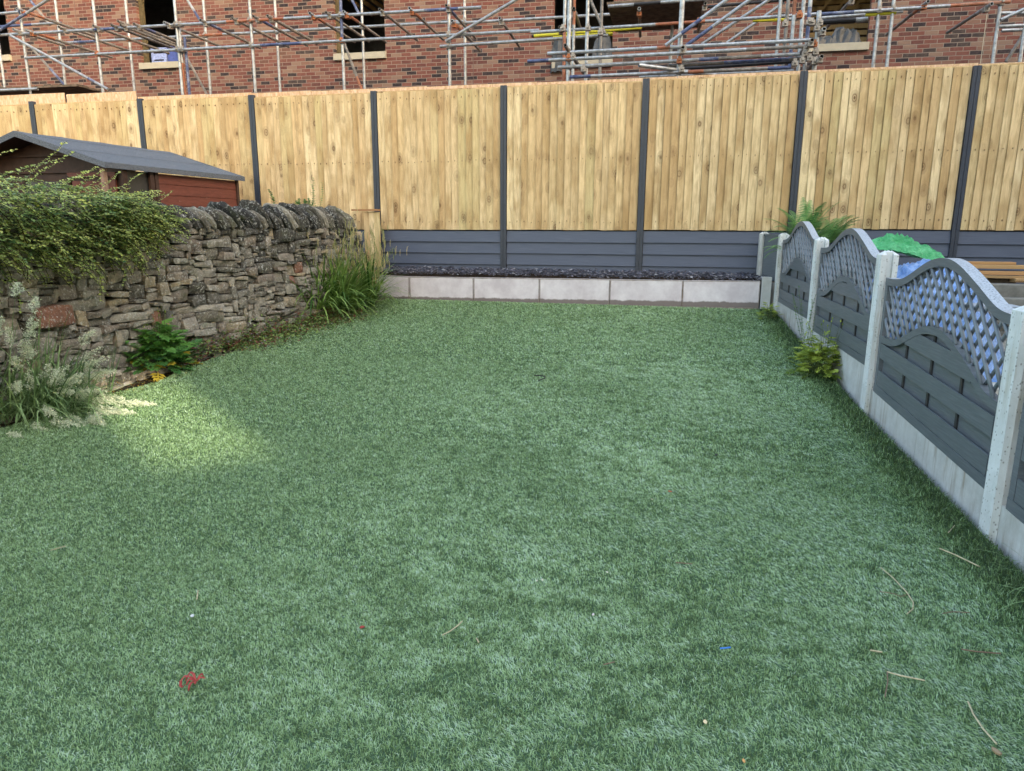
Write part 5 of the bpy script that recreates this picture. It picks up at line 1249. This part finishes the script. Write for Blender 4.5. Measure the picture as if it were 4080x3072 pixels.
# ================================================================== SMALL THINGS ON THE LAWN
M_straw = plain('straw_twig', (.5, .42, .27), .7, .2, 0, .25, 40); M_dkt = plain('dark_twig', (.03, .025, .025), .7); M_brt = plain('brown_stalk', (.2, .13, .085), .7)
def litter(name, label, cat, pts, rad, mat, lift=.018, grp='twigs and stalks lying on the lawn'):
    P = [ground(x, y)+Z*lift for x, y in pts]; m = MB(); m.tube(P, rad, 5, .5); o = obj(name, m, mat, loc=P[0]); tag(o, label, cat, grp)
def L2(x, y): return x/1.0598, 1500+y/1.0598
def R2(x, y): return 2040+x/1.0598, 1500+y/1.0598
litter('twig', 'thin black curved twig alone in the middle of the far lawn', 'twig', [R2(92, 12), R2(120, 13), R2(140, 17), R2(137, 25), R2(112, 34)], .005, M_dkt, .035)
litter('twig', 'pale curved straw stalk at the bottom centre of the lawn', 'twig', [L2(1868, 1112), L2(1905, 1092), L2(1935, 1070), L2(1952, 1052)], .0022, M_straw)
litter('twig', 'tiny white stub of straw right of the pale curved stalk', 'twig', [L2(2012, 1125), L2(2022, 1143)], .0022, M_straw)
litter('twig', 'small upright white sliver on the left lawn above the white chip', 'twig', [L2(838, 922), L2(833, 960)], .0022, M_straw)
litter('twig', 'faint tan stalk on the far left of the lawn', 'twig', [L2(215, 750), L2(280, 732)], .002, M_straw)
litter('twig', 'long hooked pale stalk curving down the right side of the lawn', 'twig', [R2(1555, 824), R2(1610, 870), R2(1665, 930), R2(1692, 972), R2(1690, 1000), R2(1665, 1022)], .002, M_straw)
litter('twig', 'straight thick straw stalk near the base of the nearest concrete post', 'twig', [R2(1803, 742), R2(1870, 770), R2(1972, 820)], .003, M_straw)
litter('twig', 'pale leaning stalk in the bottom right corner above the dry leaf crumb', 'twig', [R2(1922, 1395), R2(1945, 1450), R2(1985, 1510), R2(2042, 1575)], .0026, M_straw)
litter('twig', 'forked tan twig on the lower right lawn, its long arm', 'twig', [R2(1580, 1268), R2(1640, 1285), R2(1740, 1305)], .0026, M_straw)
litter('twig', 'short brown arm hanging below the forked tan twig', 'twig', [R2(1582, 1270), R2(1584, 1310), R2(1572, 1375)], .002, M_brt)
litter('twig', 'brown stalk with black tip near the right edge of the lawn', 'twig', [R2(1895, 1172), R2(1960, 1182), R2(2060, 1190)], .0024, M_brt)
litter('twig', 'short thick pale stub with brown end on the lower right lawn', 'twig', [R2(1510, 1176), R2(1560, 1184)], .003, M_straw)
litter('twig', 'thin reddish stalk on the middle right lawn', 'twig', [R2(690, 802), R2(760, 808)], .002, M_brt)
litter('twig', 'short brown stalk at the lower middle of the lawn', 'twig', [R2(385, 1238), R2(432, 1226)], .002, M_brt)
litter('twig', 'wavy red brown stalk crossing the long hooked pale stalk', 'twig', [R2(1550, 926), R2(1610, 935), R2(1640, 948), R2(1665, 938)], .0016, M_brt)
litter('twig', 'dark curved stalk right of the long hooked stalk', 'twig', [R2(1815, 1020), R2(1860, 1012), R2(1930, 1016)], .0018, M_brt)
litter('twig', 'short tan stalk parallel to the nearest gravel board', 'twig', [R2(1840, 675), R2(1866, 645)], .002, M_straw)
litter('plastic_strip', 'tiny bright blue plastic strip on the lower middle lawn', 'plastic strip', [R2(876, 1182), R2(898, 1181), R2(920, 1178)], .003, plain('bright_blue', (.03, .2, .65), .4), .03, None)
def chip(label, x, y, c, sz, nm='chip'):
    P = ground(x, y)+Z*.014; m = MB(); a = R.uniform(0, PI); d = np.array([math.cos(a), math.sin(a), .1]); s_ = np.array([-math.sin(a), math.cos(a), .15])
    m.prism([P+(d*math.cos(q_)+s_*math.sin(q_)*.7)*sz*R.uniform(.55, 1.05) for q_ in (0, .9, 1.9, 2.8, 3.9, 5.1)], (Z+rdir()*.4)*sz*.25, .5); o = obj(nm, m, plain('chip_'+nm+str(int(x)), c, .7), loc=P); tag(o, label, 'chip' if nm == 'chip' else nm.replace('_', ' '), 'small bits lying on the lawn')
chip('small white chip below the white sliver on the left lawn', *L2(815, 1026), (.6, .6, .58), .012)
chip('dark red leaf scrap at the bottom centre of the lawn', *L2(1530, 1074), (.3, .03, .02), .011, 'leaf_scrap')
chip('round black pebble on the right middle lawn', *R2(862, 341), (.02, .02, .02), .014, 'pebble')
chip('red brown flake on the middle lawn above centre right', *R2(666, 497), (.4, .1, .04), .014)
chip('cream chip close to the bottom edge right of centre', *R2(815, 1477), (.75, .6, .35), .01)
chip('orange crumb at the very bottom right of centre', *R2(978, 1643), (.6, .3, .1), .007)
chip('cream chip left of the red brown flake', *R2(590, 530), (.7, .62, .45), .009)
chip('pale pink chip in the middle of the lower lawn', *R2(342, 1020), (.65, .55, .55), .009)
chip('tan dry leaf crumb in the bottom right corner', *R2(2043, 1606), (.35, .25, .15), .02, 'leaf_scrap')
chip('left one of two tiny cream chips on the lower lawn', *R2(105, 877), (.75, .7, .55), .007)
chip('right one of two tiny cream chips on the lower lawn', *R2(128, 873), (.75, .7, .55), .007)
chip('cream chip alone on the middle right lawn', *R2(402, 840), (.7, .65, .5), .008)
# red maple leaf curled on the turf
M_red = leafmat('red_leaf', (.32, .03, .03), (.5, .08, .06), .5, .2)
cx_ = lambda x, y: ground(650+x/8.328, 2650+y/8.328)
P0 = cx_(1120, 870)+Z*.036; m = MB()
lobes = [[(1120, 870), (1050, 700), (950, 640), (830, 680), (770, 740)], [(1120, 870), (960, 810), (760, 770), (620, 820), (600, 900), (680, 980), (780, 1000)], [(1120, 870), (960, 870), (860, 930), (800, 980)], [(1120, 870), (1000, 900), (930, 910)], [(1120, 900), (990, 990), (920, 1080), (870, 1170)], [(1130, 900), (1110, 1000), (1090, 1060)], [(1150, 860), (1260, 760), (1330, 690), (1370, 680)], [(1150, 850), (1290, 825), (1440, 850)]]
for L_ in lobes:
    pts = [cx_(*q)+Z*(.034+.012*math.sin(i*1.1)) for i, q in enumerate(L_)]; n = len(pts)
    w = [.006]+[.0085]*(n-2)+[.003]
    for i in range(n-1):
        d = nrm(pts[i+1]-pts[i]); s_ = nrm(np.cross(d, Z)); u_ = np.cross(s_, d)
        m.add([pts[i]-s_*w[i]/2, pts[i]+u_*.002, pts[i]+s_*w[i]/2, pts[i+1]+s_*w[i+1]/2, pts[i+1]+u_*.002, pts[i+1]-s_*w[i+1]/2], [(0, 1, 4, 5), (1, 2, 3, 4)], R.random())
o = obj('maple_leaf', m, M_red, loc=P0); tag(o, 'curled red maple leaf with thin lobes lying on the left lawn', 'leaf')

# ================================================================== HOUSES AND WALL ADDED BEHIND THE CAMERA (unseen, shaped to shade the garden)
M_render = plain('house_render', (.5, .46, .4), .85, .2, 0, .1, 3)
M_rooft = plain('roof_tile', (.12, .08, .07), .8, .2, 0, .2, 8)
def qp(p, q, z): return PD*p+QD*q+Z*z
T10 = math.tan(SUN_EL)
top_z = .1+(7.4+14)*T10
hs = thing('added_shade_houses', 'unseen rendered house blocks added behind the camera to shade the garden', 'houses', qp(4, -17, 0))
m = MB()
for p0, p1 in ((-16, .80), (1.42, 24)): m.box(qp((p0+p1)/2, -17, 5.5), PD*(p1-p0)/2, QD*3, Z*5.7)  # gap between the added blocks lets the sun patch through
m.box(qp(1.11, -14.15, (top_z+11.2)/2), PD*.41, QD*.12, Z*(11.2-top_z)/2)  # added bridge over the gap sets the far edge of the sun patch
obj('wall', m, M_render, hs)
m = MB(); m.prism([qp(-16.3, -13.6, 11.2), qp(-16.3, -20.4, 11.2), qp(-16.3, -17, 14.4)], PD*40.6); obj('roof', m, M_rooft, hs)
for k in range(9):
    for z in (1.5, 4.7, 8.2):
        p = -14+4.3*k
        if abs(p-1.1) < 1.6: continue
        m = MB(); m.box(qp(p, -13.99, z+.1), PD*.6, QD*.03, Z*.65); obj('window', m, M_win, hs)
gw = thing('added_shade_wall', 'unseen brick wall added behind the camera to cut the near edge of the sun patch', 'wall', qp(1, -5, 0))
m = MB(); m.box(qp(1, -5.1, .75), PD*2.6, QD*.11, Z*(.75+.06+.0)); 
zt = .1+(4.25+5.0)*T10; m2 = MB(); m2.box(qp(1, -5.1, zt/2-.1), PD*2.6, QD*.11, Z*(zt/2+.1)); obj('brickwork', m2, brickmat('shade_wall_brick', PD), gw)  # added wall, its height set to cut the near edge of the sun patch
